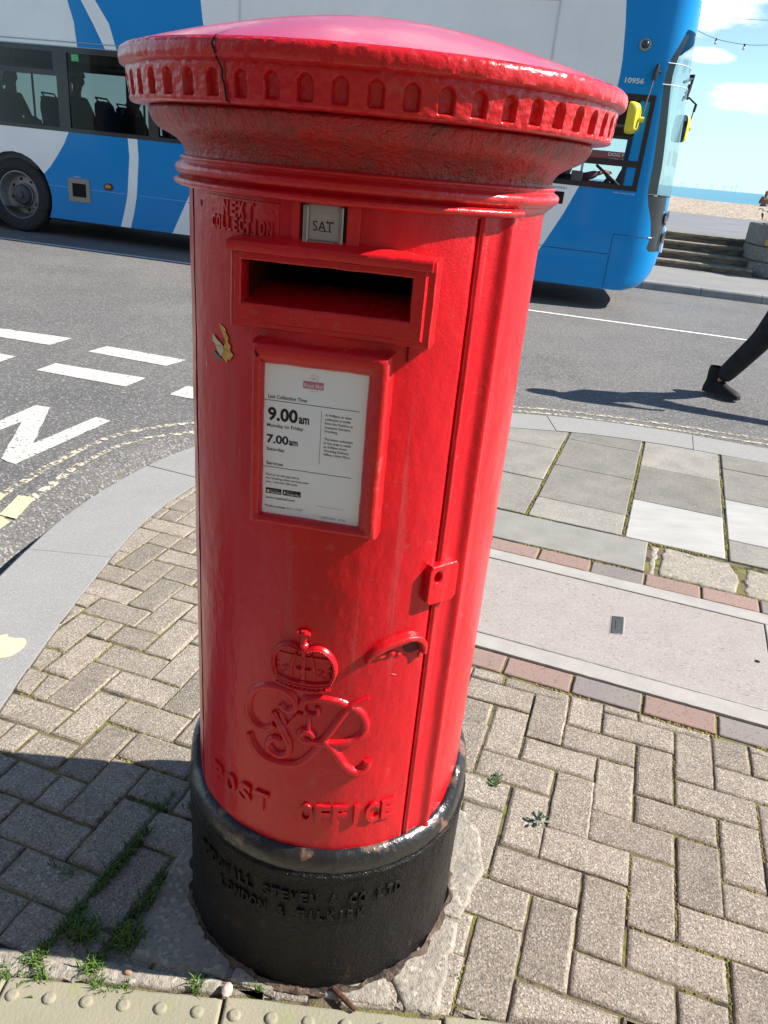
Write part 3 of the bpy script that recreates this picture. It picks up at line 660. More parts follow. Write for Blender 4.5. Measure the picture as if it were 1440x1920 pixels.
patch(mb, lin(D1+.75, 51.5, 46), Zs, striprf)
patch(mb, lin(51.5, 298.3, 180), Zs, lambda a, z: RB-.0012*smooth(a, 51.5, 53)+paint(a, z)+.0022*smooth(a, 296.6, 297.4)*(a < 298.31))
for a_ in (D1+.75, 298.3-.0):      # reveal of the seams
    mb.grid([[cy(a_, z, RB) for z in (.335, 1.385)], [cy(a_, z, RB-.012) for z in (.335, 1.385)]])
shell = mb.build('body', RED, box, sharp=50)
mb = MB()
A = lin(D0, SA0, 44)[:-1]+lin(SA0, SA1, 90)[:-1]+lin(SA1, D1, 30)
Z = lin(DZ0, SZ0, 230)[:-1]+lin(SZ0, SZ1, 16)[:-1]+lin(SZ1, DZ1, 24)
skipf = lambda a, z: (SA0 < a < SA1 and SZ0 < z < SZ1)
def doorrf(a, z):
    e = min(a-D0, D1-a); r = RB+.0006+paint(a, z)-.0022*(1-smooth(e, 0, .9))
    # faint dished panel around the crest, dents
    r += .0005*fbm(a*.05, z*5, 12)
    return r
patch(mb, A, Z, doorrf, skipf)
for a_ in (D0, D1): mb.grid([[cy(a_, z, doorrf(a_, z)) for z in Z], [cy(a_, z, RB-.012) for z in Z]])
mb.grid([[cy(a, DZ0, doorrf(a, DZ0)) for a in A], [cy(a, DZ0, RB-.012) for a in A]])
door = mb.build('door', RED, box, sharp=55)
mb = MB(); patch(mb, lin(-64, 38, 60), [.30, 1.39], lambda a, z: RB-.0125, lambda a, z: False)
o_ = MB(); patch(o_, lin(D0-1.2, D0+1, 3)+[], [.33, 1.38], lambda a, z: RB-.0115); o_.build('seam', DARK, box, smooth=False); o_ = MB(); patch(o_, lin(D1-1, D1+1.5, 3), [.33, 1.38], lambda a, z: RB-.0115)
o_.build('seam', DARK, box, smooth=False)
# --- aperture: stepped surround with a sloping hood, and the chute inside
def loops(mb, LP, na=44, nz=10, mi=0):
    """LP: list of (a0,a1,z0,z1,r0(bottom),r1(top)) rectangles on the cylinder, joined outwards to inwards"""
    rings = []
    for (a0, a1, z0, z1, rb, rt_) in LP:
        ring = [cy(a, z0, rb+paint(a, z0)) for a in lin(a0, a1, na)[:-1]]+[cy(a1, z, rb+(rt_-rb)*(z-z0)/(z1-z0)+paint(a1, z)) for z in lin(z0, z1, nz)[:-1]]
        ring += [cy(a, z1, rt_+paint(a, z1)) for a in lin(a1, a0, na)[:-1]]+[cy(a0, z, rb+(rt_-rb)*(z-z0)/(z1-z0)+paint(a0, z)) for z in lin(z1, z0, nz)[:-1]]
        rings.append(ring)
    mb.grid(rings, mi, closed=True)
CA = R_(-8.1); cn = Vector((math.sin(CA), -math.cos(CA), 0)); ct = Vector((math.cos(CA), math.sin(CA), 0))
def FP(x, z, d, o=0.): return Vector((BX, BY, z))+ct*(x+o)+cn*(d)      # flat plane facing the front of the box
def rloops(mb, LP, n=12, mi=0, wob=.0006):
    rings = []
    for (x0, x1, z0, z1, d) in LP:
        ring = [(x, z0) for x in lin(x0, x1, n)[:-1]]+[(x1, z) for z in lin(z0, z1, n)[:-1]]+[(x, z1) for x in lin(x1, x0, n)[:-1]]+[(x0, z) for z in lin(z1, z0, n)[:-1]]
        rings.append([FP(x+wob*fbm(x*40, z*40), z+wob*fbm(x*40, z*40, 5), d+wob*fbm(x*30, z*30, 2)) for x, z in ring])
    mb.grid(rings, mi, closed=True)
mb = MB()
rloops(mb, [(-.1160, .1400, 1.2140, 1.3180, .215), (-.1150, .1390, 1.2150, 1.3170, .2545), (-.1130, .1372, 1.2168, 1.3155, .2568), (-.1090, .1295, 1.2222, 1.3080, .2574), (-.1080, .1282, 1.2234, 1.3070, .2605), (-.1065, .1268, 1.2248, 1.3055, .2628),
    (-.1005, .1130, 1.2440, 1.2990, .2632), (-.0990, .1117, 1.2460, 1.2972, .2618), (-.0985, .1112, 1.2466, 1.2968, .2590), (-.0985, .1112, 1.2466, 1.2968, .2350)], n=26, wob=.0009)
mb.build('aperture_surround', RED_CHIP, box, sharp=34)
mb = MB(); rows = []
for z, d in ((1.3310, None), (1.3290, -.0), (1.3255, .2600), (1.3190, .2688), (1.3178, .2700), (1.3140, .2708), (1.3085, .2706), (1.3068, .2696), (1.3058, .2660), (1.3056, .2590)):
    row = []
    for k in range(41):
        t = k/40; xa = -.1150+.2495*t; xb = -.1085+.2420*t; f = min(1, max(0, (1.3310-z)/.012)); x = xb+(xa-xb)*f
        dc = math.sqrt(RB**2-x*x); dd = dc-.002 if d is None else (dc+.0012 if d < .01 else max(d, dc))
        if d and d > .01 and z > 1.322: dd = max(dc+.004, (dc+.2690)/2)
        zz = z-.0105*abs(x/.12)**2*(1 if z > 1.3285 else .35 if z > 1.322 else 0)
        row.append(FP(x, zz+.0007*fbm(x*45, z*80), dd+.0007*fbm(x*60, z*60, 4)))
    rows.append(row)
mb.grid(rows)
for kx in (0, 40): mb.add([r[kx] for r in rows]+[FP((-.1150, .1345)[kx > 0], 1.3056, .222)], [tuple(range(len(rows)+1))])
mb.build('hood', RED_CHIP, box, sharp=34)
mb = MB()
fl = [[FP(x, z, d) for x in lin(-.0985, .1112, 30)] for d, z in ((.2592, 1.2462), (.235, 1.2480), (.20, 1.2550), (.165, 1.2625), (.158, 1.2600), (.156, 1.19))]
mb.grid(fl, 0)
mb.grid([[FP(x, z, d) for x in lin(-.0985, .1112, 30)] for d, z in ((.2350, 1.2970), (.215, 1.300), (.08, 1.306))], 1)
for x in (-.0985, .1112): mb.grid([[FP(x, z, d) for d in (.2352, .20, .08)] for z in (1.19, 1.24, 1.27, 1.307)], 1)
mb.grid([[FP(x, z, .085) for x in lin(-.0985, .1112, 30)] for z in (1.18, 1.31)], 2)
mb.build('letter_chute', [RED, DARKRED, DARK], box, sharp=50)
# --- tablet housing: two jambs and a dark recess with a metal tablet
mb = MB()
def cbox(mb, a0, a1, z0, z1, r0, r1, mi=0, e=.18, ez=.0015, na=6):
    LP = [(a0, a1, z0, z1, r0, r0), (a0, a1, z0, z1, r1-ez, r1-ez), (a0+e, a1-e, z0+ez*.7, z1-ez*.7, r1-.0002, r1-.0002), (a0+e*2, a1-e*2, z0+ez*1.6, z1-ez*1.6, r1, r1)]
    loops(mb, LP, na, 3, mi); a0, a1, z0, z1 = a0+e*2, a1-e*2, z0+ez*1.6, z1-ez*1.6
    mb.grid([[cy(a, z, r1+paint(a, z)) for a in lin(a0, a1, na)] for z in lin(z0, z1, 3)], mi)
cbox(mb, -16.6, -14.3, 1.3195, 1.3685, RB-.002, RB+.0062); mb.build('tablet_jamb', RED_CHIP, box, sharp=40); mb = MB(); cbox(mb, -2.0, 1.6, 1.3195, 1.3685, RB-.002, RB+.0072)
mb.build('tablet_jamb', RED_CHIP, box, sharp=40)
mb = MB(); patch(mb, lin(-14.4, -1.9, 8), [1.3195, 1.3685], lambda a, z: RB+.0015); mb.build('tablet_recess', mat('dark_recess', (.05, .035, .02), .9, col2=(.015, .012, .01), nscale=80, namt=.7), box, smooth=False)  # mottled dark brown panel behind the tablet
mb = MB(); f_ = lambda a, b, c: FP(a, c, b)
mb.box(f_, -.0225, .0225, RB+.001, RB+.0040, 1.3235, 1.3665, bev=.0006)
tab = mb.build('tablet', TABLET, box, sharp=30)
mb = MB()
mb.box(f_, -.0240, -.0175, RB+.0042, RB+.0078, 1.3225, 1.3660, bev=.0014); mb.box(f_, -.0172, .0150, RB+.0042, RB+.0076, 1.3220, 1.3275, bev=.0014); mb.box(f_, .0185, .0240, RB+.0042, RB+.0068, 1.3225, 1.3660, bev=.0012)
mb.build('tablet_channel', STEEL, tab, sharp=30)
vs, fs = text2d('SAT', .0245, .0118)
mb = MB(); mb.add([FP(v.x-.0125, 1.3375+v.y, RB+.0044) for v in vs], fs)
for x0, x1, z_ in ((-.0041, .0012, 0), (-.0041+.0048, .0041+.0012, 0), (.0062, .0102, 0)):   # serifs
    mb.box(f_, x0, x1, RB+.0041, RB+.0046, 1.3372+z_, 1.3382+z_)
for x0 in (.0041, .0113): mb.box(f_, x0, x0+.0009, RB+.0041, RB+.0046, 1.3465, 1.3495)
mb.build('lettering', INK, tab, smooth=False)
# --- collection notice: flat plate in a flat moulded frame
mb = MB()
rloops(mb, [(-.0845, .0960, .9490, 1.2030, .222), (-.0835, .0950, .9500, 1.2020, .2550), (-.0820, .0930, .9520, 1.2000, .2655), (-.0800, .0905, .9545, 1.1970, .2690), (-.0765, .0845, .9580, 1.1910, .2698), (-.0725, .0765, .9610, 1.1830, .2675), (-.0695, .0705, .9625, 1.1768, .2632), (-.0682, .0682, .9638, 1.1742, .2600), (-.0682, .0682, .9638, 1.1742, .2520)], n=20, wob=.0008)
mb.build('notice_frame', RED_CHIP, box, sharp=60)
for sx, z0, z1 in ((-1, .9440, .9610), (-1, 1.1760, 1.1990)):       # open mitre joints at the left corners
    s_ = 1 if z0 > 1 else -1; mb = MB()
    za = 1.1975 if s_ > 0 else .9540; zb = 1.1765 if s_ > 0 else .9630
    p0, p1 = (-.0815, za), (-.0690, zb)
    mb.add([FP(p0[0], p0[1], .2650), FP(p0[0]+.002, p0[1]+.0002*s_, .2665), FP(-.0755, (za+zb)/2+.0022*s_, .2706), FP(p1[0], p1[1]+.0008, .2632), FP(p1[0], p1[1]-.0012*s_, .2636), FP(-.0765, (za+zb)/2-.0016*s_, .2706)], [(0, 1, 2, 3, 4, 5)])
    mb.build('open_mitre', DARK, box, smooth=False)
PX0, PX1, PZ0, PZ1 = -.0675, .0675, .9645, 1.1735
mb = MB(); rloops(mb, [(PX0-.004, PX1+.004, PZ0-.003, PZ1+.003, .2550), (PX0-.004, PX1+.004, PZ0-.003, PZ1+.003, .2569)]); mb.grid([[FP(x, z, .2571) for x in lin(PX0-.004, PX1+.004, 4)] for z in lin(PZ0-.003, PZ1+.003, 4)])
plate = mb.build('notice_plate', PAPER, box, smooth=False)
PWd = PX1-PX0; PHt = PZ1-PZ0
tb = MB()
def nt_(s, u, v, cap, w=None, mi=0, bold=.012, d=.25740):
    """text on the notice: u,v = left end and baseline as fractions of the plate (v from the top), cap height fraction"""
    vs, fs = text2d(s, w*PWd if w else None, cap*PHt, bold=bold)
    if w is None:
        pass
    tb.add([FP(PX0+u*PWd+v_.x, PZ1-v*PHt+v_.y, d) for v_ in vs], fs, mi)
def bar(u0, u1, v0, v1, mi=0, d=.25730): tb.add([FP(PX0+u0*PWd, PZ1-v0*PHt, d), FP(PX0+u1*PWd, PZ1-v0*PHt, d), FP(PX0+u1*PWd, PZ1-v1*PHt, d), FP(PX0+u0*PWd, PZ1-v1*PHt, d)], [(0, 1, 2, 3)], mi)
bar(.375, .575, .082, .128, 1); nt_('Royal Mail', .385, .119, .024, .18, 3, .01, .25750)
for u0, u1, v0, v1 in ((.445, .448, .042, .082), (.515, .518, .042, .082), (.445, .518, .042, .0435), (.445, .448, .128, .142), (.515, .518, .128, .142), (.445, .518, .1405, .142)): bar(u0, u1, v0, v1, 2)
for k in range(3): bar(.464+k*.013, .471+k*.013, .058+.003*(k % 2), .068, 2)
nt_('Last Collection Time', .035, .217, .024, .385); bar(.0, .935, .2295, .2335)
nt_('9.00', .035, .357, .083, .30, bold=.035); nt_('am', .345, .357, .060, .105, bold=.03)
nt_('Monday to Friday', .030, .404, .0235, .365); nt_('7.00', .030, .510, .056, .22, bold=.03); nt_('am', .256, .510, .045, .088, bold=.03)
nt_('Saturday', .030, .563, .0235, .183); nt_('Services', .030, .660, .0235, .172); bar(.0, .90, .6725, .6765)
bar(.566, .5695, .2575, .612)
for k, (s, w) in enumerate((('A 4.00pm or later', .265), ('collection is made', .250), ('from the Postbox at', .275), ('Liverpool Gardens,', .255), ('Worthing', .125))): nt_(s, .605, .288+k*.0262, .0155, w)
for k, (s, w) in enumerate((('The latest collection', .285), ('in the area is made', .270), ('at 6.00pm from', .228), ('Worthing Delivery', .252), ('Office, Union Place', .265))): nt_(s, .605, .444+k*.0255, .0155, w)
for k, (s, w) in enumerate((('Find us on the app store.', .345), ('For locating other services near', .445), ('you \u2013 scan the QR code', .325))): nt_(s, .030, .735+k*.0250, .0150, w)
bar(.030, .195, .822, .862); bar(.207, .395, .822, .862)
nt_('App Store', .078, .856, .0150, .108, 3, .006, .25750); nt_('Google Play', .250, .856, .0150, .135, 3, .006, .25750); nt_('Download on the', .078, .8375, .0055, .09, 3, .0, .25750); nt_('GET IT ON', .250, .8375, .0055, .06, 3, .0, .25750)
tb.add([FP(PX0+(.055+.013*math.cos(2*PI*k/14))*PWd, PZ1-(.845+.0105*math.sin(2*PI*k/14)*1)*PHt, .25750) for k in range(14)], [tuple(range(14))], 3)
tb.add([FP(PX0+x*PWd, PZ1-y*PHt, .25750) for x, y in ((.222, .830), (.242, .842), (.222, .855))], [(0, 1, 2)], 3)
nt_('www.royalmail.com', .030, .898, .0185, .305); nt_('Postbox number', .030, .958, .0160, .215); nt_('BN11 1703D', .258, .958, .0160, .165, 2, 0)
nt_('Royalmail.com/services-near-you', .575, .905, .0075, .275, 2, 0); nt_('20/05/2024', .615, .985, .0160, .15, 2, 0); nt_('CP1D', .795, .985, .0160, .075, 2, 0)
tb.build('printed_text', [INK, PINK, GREYINK, WHITEINK], plate, smooth=False)
# --- raised cast lettering
def cast(name, items, r, ext, m, parent=box, bold=.03, bev=.007):
    mb = MB()
    for (s, a0, a1, z0, z1) in items:
        vs, fs = text2d(s, None, z1-z0, extrude=.16, bold=bold, bevel=bev)
        w_ = max(v.x for v in vs); zmx = max(v.z for v in vs); zmn = min(v.z for v in vs)
        mb.add([cy(a0+(a1-a0)*v.x/w_, z0+v.y, r-.001+ext*((v.z-zmn)/(zmx-zmn))) for v in vs], fs)
    return mb.build(name, m, parent, sharp=50)
def letters(word, a0, a1, z0, z1, f=.78):
    n = len(word); st = (a1-a0)/n; out = []
    for i, c in enumerate(word):
        if c == ' ': continue
        g = f*st if c != 'I' else .26*st; o_ = (st*f-g)/2 if c == 'I' else 0
        out.append((c, a0+i*st+o_, a0+i*st+o_+g, z0, z1))
    return out
cast('cast_lettering', letters('POST', -48.0, -17.0, .4045, .4435, .74), RB, .0066, RED)
cast('cast_lettering', letters('OFFICE', -6.8, 30.4, .4045, .4445, .84), RB, .0066, RED)
mb = MB(); cbox(mb, -47.2, -20.6, 1.3215, 1.3630, RB-.002, RB+.0019, na=14); mb.build('lettering_plate', RED_CHIP, box, sharp=40)
cast('cast_lettering', letters('NEXT', -40.5, -27.9, 1.3425, 1.3600, .74), RB+.0015, .0040, RED_CHIP)
cast('cast_lettering', letters('COLLECTION', -45.8, -21.8, 1.3245, 1.3415, .76), RB+.0015, .0040, RED_CHIP)
for W_R, a0_, a1_, z0_, z1_ in (('M\u00b0DOWALL STEVEN & CO LTD', -50.5, 35.2, .2315, .2555), ('LONDON & FALKIRK', -38.5, 21.0, .1910, .2150)):
    st_ = (a1_-a0_)/len(W_R); i_ = 0
    for w_ in W_R.split(' '):
        cast('founder_lettering', letters(w_, a0_+i_*st_, a0_+(i_+len(w_))*st_, z0_, z1_, .80), .2745, .0048, BLACKB); i_ += len(w_)+1
# --- royal cipher GR VI under a crown
def stroke(mb, pts, w, h=.0065, taper=(.6, .6), n=7, r0=RB, mi=0):
    P = cat([(R_(a)*RB, z, 0) for a, z in pts], 6); m_ = len(P); rows = []
    for i, p in enumerate(P):
        t = (P[min(i+1, m_-1)]-P[max(i-1, 0)]).normalized(); nn = Vector((-t.y, t.x, 0)); f = i/(m_-1)
        s = min(1, taper[0]+(1-taper[0])*f/.22, taper[1]+(1-taper[1])*(1-f)/.22); W2 = w/2*s; row = []
        for k in range(n):
            x = -1+2*k/(n-1); hh = h*(.75+.25*s)*(max(0, 1-abs(x)**5))
            q_ = p+nn*(x*W2*(1.0 if abs(x) < 1 else 1.12)); row.append(cy(math.degrees(q_.x/RB), q_.y, r0-.0008+hh+.0003*fbm(q_.x*300, q_.y*300)))
        rows.append(row)
    mb.grid(rows, mi)
    for r in (rows[0], rows[-1]): mb.add(r, [tuple(range(n))], mi)
def blob(mb, a, z, ra, rz, h, r0=RB, n=14):
    rows = []
    for k in range(5):
        f = 1-k/4.6; rows.append([cy(a+math.degrees(ra*f*math.cos(2*PI*q/n)/RB), z+rz*f*math.sin(2*PI*q/n), r0-.001+h*math.sqrt(max(0, 1-f*f))) for q in range(n)])
    mb.grid(rows, closed=True); mb.fan(rows[-1], cy(a, z, r0+h*.98))
cm = MB()
for pts, w, tp, hh in [
    ([(-15.2, .637), (-14.4, .6305), (-12.2, .6285), (-10.2, .6350), (-9.9, .6450), (-11.2, .6560), (-14.2, .6640), (-18.8, .6650), (-24.0, .6550), (-27.8, .6340), (-29.0, .6080), (-27.4, .5860), (-23.8, .5770), (-19.8, .5815), (-17.6, .5930)], .0098, (.7, .7), .0060),
    ([(-18.0, .6190), (-16.0, .6020), (-13.6, .5810), (-11.6, .5600), (-12.4, .5430), (-15.2, .5350), (-18.6, .5400), (-19.9, .5520), (-18.4, .5640), (-16.4, .5680), (-15.0, .5640)], .0092, (.6, .5), .0072),
    ([(-28.0, .5560), (-27.0, .5450), (-25.0, .5300), (-20.3, .5180), (-13.5, .5190), (-7.9, .5270), (-4.0, .5470), (-.3, .5760), (3.3, .6040), (6.3, .6300), (9.6, .6500), (15.2, .6640)], .0102, (.8, .3), .0066),
    ([(-7.0, .6440), (-7.7, .6390), (-7.4, .6500), (-5.6, .6570), (-1.2, .6610), (4.0, .6580), (7.6, .6520)], .0098, (.7, .8), .0060),
    ([(9.2, .6500), (13.1, .6350), (15.1, .6110), (13.8, .5920), (9.6, .5800), (4.4, .5765), (-2.3, .5755), (-6.6, .5775), (-8.0, .5870), (-6.4, .5950), (-4.2, .5930), (-2.9, .5860)], .0100, (.9, .6), .0070),
    ([(.4, .5825), (4.9, .5575), (8.6, .5310), (12.4, .5165), (15.4, .5190), (16.8, .5290), (17.0, .5390)], .0112, (.8, .85), .0078),
    ([(-15.2, .6230), (-14.3, .6110), (-12.7, .5985)], .0052, (1, .7), .0055), ([(-7.9, .6255), (-9.8, .6190), (-12.6, .5985)], .0045, (1, .7), .0050),
    ([(-9.4, .6265), (-8.6, .6270), (-7.4, .6260)], .0035, (1, 1), .005), ([(-16.2, .6240), (-15.2, .6240), (-14.0, .6230)], .0035, (1, 1), .005),
    ([(-4.75, .6245), (-4.85, .6080), (-4.95, .5900)], .0055, (1, 1), .0058), ([(-6.2, .6260), (-4.8, .6250), (-3.2, .6260)], .0040, (1, 1), .0058), ([(-6.4, .5890), (-5., .5895), (-3.6, .5890)], .0038, (1, 1), .0058),
    ([(-3.0, .6440), (-1.9, .6400), (-2.2, .6310), (-4.2, .6290), (-6.0, .6310), (-6.6, .6380)], .0055, (.6, .6), .0060)]:
    stroke(cm, pts, w*1.38, hh*1.25, (tp[0]*.5+.5, tp[1]*.5+.5))
blob(cm, -14.6, .6370, .0045, .0045, .006)
cm.build('royal_cipher', RED, box, sharp=50)
cw = MB()
for z0, z1, w_, h_ in ((.6905, .6930, .0055, .0080), (.6840, .6850, .0050, .0060), (.6770, .6785, .0060, .0072)):
    stroke(cw, [(-17.4, z0+.003), (-12.5, z0-.002), (-7.8, z0-.0028), (-3., z0-.002), (1.6, z0+.003)], w_, h_, (1, 1))
for k in range(11): blob(cw, -15.9+k*1.62, .6805-.0018*math.cos((k-5)*.28)+.0012*abs(k-5)/5, .0026, .0030, .0074)
for side, pts in ((-1, [(-9.0, .7470), (-12.0, .7530), (-15.4, .7480), (-18.0, .7330), (-18.7, .7120), (-17.6, .6940)]), (1, [(-6.8, .7470), (-3.6, .7530), (-.4, .7480), (2.1, .7330), (2.9, .7120), (1.8, .6940)])):
    stroke(cw, pts, .0085, .0085, (.9, .9)); stroke(cw, [(a, z) for a, z in pts], .0030, .0108, (1, 1))
    P = cat([(a, z, 0) for a, z in pts], 7)
    for k in range(2, len(P)-1, 2): blob(cw, P[k].x, P[k].y, .0017, .0017, .0118)
    mid = -7.9+side*5.4
    stroke(cw, [(mid-side*1.6, .6960), (mid-side*1.4, .7100), (mid-side*1.9, .7240), (mid-side*2.8, .7390)], .0050, .0066, (1, .7))
    for dx, z_ in ((0, .7040), (1.3*side, .7000), (-.2*side, .7130), (.9*side, .7105), (2.8*side, .7080), (3.0*side, .7170)): blob(cw, mid+dx+side*.6, z_, .0034, .0040, .0062)
stroke(cw, [(-7.9, .7500), (-7.8, .7250), (-7.7, .6960)], .0080, .0080, (1, 1)); stroke(cw, [(-10.4, .7140), (-7.8, .7120), (-5.2, .7140)], .0038, .0075, (.8, .8))
for z_ in (.703, .719, .733): blob(cw, -7.8, z_, .0026, .0030, .0104)
blob(cw, -7.9, .7560, .0080, .0068, .0120); stroke(cw, [(-8.1, .7620), (-8.0, .7700), (-8.05, .7830)], .0105, .0100, (.8, 1)); stroke(cw, [(-10.2, .7770), (-8.0, .7772), (-5.9, .7770)], .0075, .0098, (1, 1))
blob(cw, -7.8, .689, .005, .005, .0085)
# cap of maintenance inside the arches
cw.grid([[cy(a, z, RB+.0022) for a in lin(-17.2, 1.4, 14)] for z in (.690, .71, .735)])
cw.build('crown', RED, box, sharp=50)
# --- key plate and pull
KA = R_(37.2); kn = Vector((math.sin(KA), -math.cos(KA), 0)); kt = Vector((math.cos(KA), math.sin(KA), 0))
def KP(x, z, d): return Vector((BX, BY, z))+kt*x+kn*d
mb = MB(); K0, K1, KZ0, KZ1 = -.0270, .0275, .8255, .8900
n_ = 32
def rect_ring(ins, d): 
    out = []
    for k in range(n_):
        t = 2*PI*(k+.5)/n_; c, s = math.cos(t), math.sin(t); m_ = max(abs(c), abs(s)); out.append(KP((K0+K1)/2+c/m_*((K1-K0)/2-ins), (KZ0+KZ1)/2+s/m_*((KZ1-KZ0)/2-ins), d))
    return out
kc = (-.0105, .8705)
def hole_ring(r, d): return [KP(kc[0]+r*math.cos(2*PI*(k+.5)/n_)*.85, kc[1]+r*1.15*math.sin(2*PI*(k+.5)/n_), d) for k in range(n_)]
mb.grid([rect_ring(0, .232), rect_ring(0, .2655), rect_ring(.0012, .2672), rect_ring(.006, .2674), hole_ring(.0098, .2670), hole_ring(.0080, .2655), hole_ring(.0078, .2450)], closed=True)
kpl = mb.build('key_plate', RED, box, sharp=35)
mb = MB(); mb.fan(hole_ring(.0078, .2452), KP(kc[0], kc[1], .2452)); mb.fan([KP(kc[0]+.0070*math.cos(2*PI*k/16), .8570+.0050*math.sin(2*PI*k/16), .2676) for k in range(16)], KP(kc[0], .8570, .2677), 1)
mb.build('keyhole', [DARK, RED_CHIP], kpl, smooth=False)
hp = MB()
stroke(hp, [(13.0, .7330), (14.6, .7470), (18.5, .7600), (23.0, .7680), (27.0, .7712), (30.8, .7670), (33.2, .7540), (33.6, .7380)], .0130, .0150, (.3, .75), n=11)
stroke(hp, [(14.5, .7400), (18.0, .7520), (23.0, .7600), (28.0, .7640)], .0140, .0075, (.4, .8), n=9)
for a_, z_, ra_, rz_, h_ in ((18.0, .7400, .0100, .0055, .0050), (21.8, .7440, .0085, .0075, .0062), (24.6, .7400, .0060, .0060, .0040), (15.8, .7360, .0060, .0035, .0030), (33.0, .7300, .0050, .0060, .0035)): blob(hp, a_, z_, ra_, rz_, h_)
pull = hp.build('door_pull', RED_CHIP, box, sharp=60)
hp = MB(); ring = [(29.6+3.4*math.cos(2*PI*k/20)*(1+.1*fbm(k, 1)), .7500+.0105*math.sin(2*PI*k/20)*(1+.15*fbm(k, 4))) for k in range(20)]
hp.fan([cy(a, z, RB+.0026) for a, z in ring], cy(29.6, .7500, RB+.0014)); hp.build('hollow_shade', DARKRED, pull, smooth=False)  # dark red disc, a painted shade in place of a deep hollow
# --- little holes, sticker remnant, scratches
HOLE_DK = mat('hole_dark', (.04, .015, .012), .9)  # dark brown for the flat discs that mark the holes
for z_ in (1.3500, 1.3305, 1.3075):
    mb = MB(); mb.fan([cy(-53.5+math.degrees(.0036*math.cos(2*PI*k/12)/RB), z_+.0045*math.sin(2*PI*k/12), RB+.0011) for k in range(12)], cy(-53.5, z_, RB+.0011), 0 if z_ != 1.3305 else 1)
    mb.build('rivet_hole', [HOLE_DK, RED_CHIP], box, smooth=False)
st = MB()
def cpoly(mb, pts, r, mi=0, div=1):
    tri = geometry.tessellate_polygon([[Vector((a, z*100, 0)) for a, z in pts]]); mb.add([cy(a, z, r) for a, z in pts], [tuple(t) for t in tri], mi)
random.seed(5)
cpoly(st, [(-43.6, 1.2060), (-41.3, 1.2035), (-39.8, 1.2000), (-39.9, 1.1960), (-38.6, 1.1905), (-38.9, 1.1850), (-37.6, 1.1800), (-37.9, 1.1745), (-36.4, 1.1690), (-37.3, 1.1650), (-38.0, 1.1610), (-38.9, 1.1620), (-39.4, 1.1560), (-41.0, 1.1600), (-42.0, 1.1635), (-42.8, 1.1700), (-41.0, 1.1760), (-39.9, 1.1825), (-41.3, 1.1930), (-42.2, 1.1995)], RB+.0022, 0)
cpoly(st, [(-46.5, 1.1890), (-44.2, 1.1835), (-42.2, 1.1800), (-41.0, 1.1768), (-40.7, 1.1700), (-42.3, 1.1625), (-44.0, 1.1690), (-45.2, 1.1765), (-46.6, 1.1790)], RB+.0027, 1)
cpoly(st, [(-47.0, 1.1650), (-46.0, 1.1665), (-43.6, 1.1615), (-41.0, 1.1590), (-41.2, 1.1565), (-44.6, 1.1590)], RB+.0024, 2)
for a_, z_ in ((-41.6, 1.1838), (-40.6, 1.1830)):
    vs, fs = text2d('3A' if a_ < -41 else '6', .006 if a_ < -41 else .003, .0048); st.add([cy(a_+math.degrees(v.x/RB), z_+v.y, RB+.0031) for v in vs], fs, 3)
cpoly(st, [(-43.9, 1.1762), (-37.2, 1.1718), (-37.2, 1.1712), (-43.9, 1.1756)], RB+.0031, 3)
st.build('sticker_remnant', [mat('torn_paper_ochre', (.62, .36, .05), .8, col2=(.66, .46, .16), nscale=90, namt=.8), mat('torn_paper_cream', (.62, .55, .40), .8), mat('torn_paper_teal', (.03, .28, .27), .7), INK], box, smooth=False)
SCM = mat('scratch_pale', (.55, .36, .32), .6)
for a_, z_, l_, w_, dx in ((-51.8, 1.168, .016, .0012, .3), (-51.4, 1.150, .012, .0016, .2), (-58.5, .83, .010, .0015, 0), (-57, .70, .008, .0012, 0), (22.5, .706, .004, .0020, 1.6)):
    sc = MB(); cpoly(sc, [(a_, z_), (a_+dx*.5, z_-l_*.5), (a_+dx, z_-l_), (a_+dx+math.degrees(w_/RB), z_-l_*.96), (a_+dx*.5+math.degrees(w_*1.5/RB), z_-l_*.5), (a_+math.degrees(w_*.5/RB), z_)], RB+.0020)
    sc.build('paint_scratch', SCM, box, smooth=False)
# --- mouldings above the door
lathe('door_collar', [(.250, 1.3672), (.2680, 1.3672)]+curve([(.2722, 1.3690), (.2735, 1.3720), (.2722, 1.3752), (.2670, 1.3772)], 4)+[(.250, 1.3785)], RED_CHIP, a0=-118, a1=48.5, n=170, wob=.0007, sub=1, ends=True, sharp=60)
lathe('neck_moulding', curve([(.2535, 1.3640), (.2550, 1.3700), (.2590, 1.3745), (.2630, 1.3775), (.2650, 1.3800), (.2690, 1.3825), (.2715, 1.3870), (.2705, 1.3920), (.2660, 1.3955), (.2632, 1.3970), (.2640, 1.3990), (.2648, 1.4015), (.2625, 1.4035), (.2590, 1.4042)], 4), RED_CHIP, wob=.0013, sub=1, sharp=70)
lathe('cove', curve([(.2590, 1.4042), (.2588, 1.4085), (.2612, 1.4150), (.2665, 1.4215), (.2760, 1.4275), (.2870, 1.4325), (.2950, 1.4380), (.3000, 1.4450), (.3025, 1.4510), (.3030, 1.4560), (.3000, 1.4590)], 5), RED_DIRTY, wob=.0022, sub=2, sharp=70)
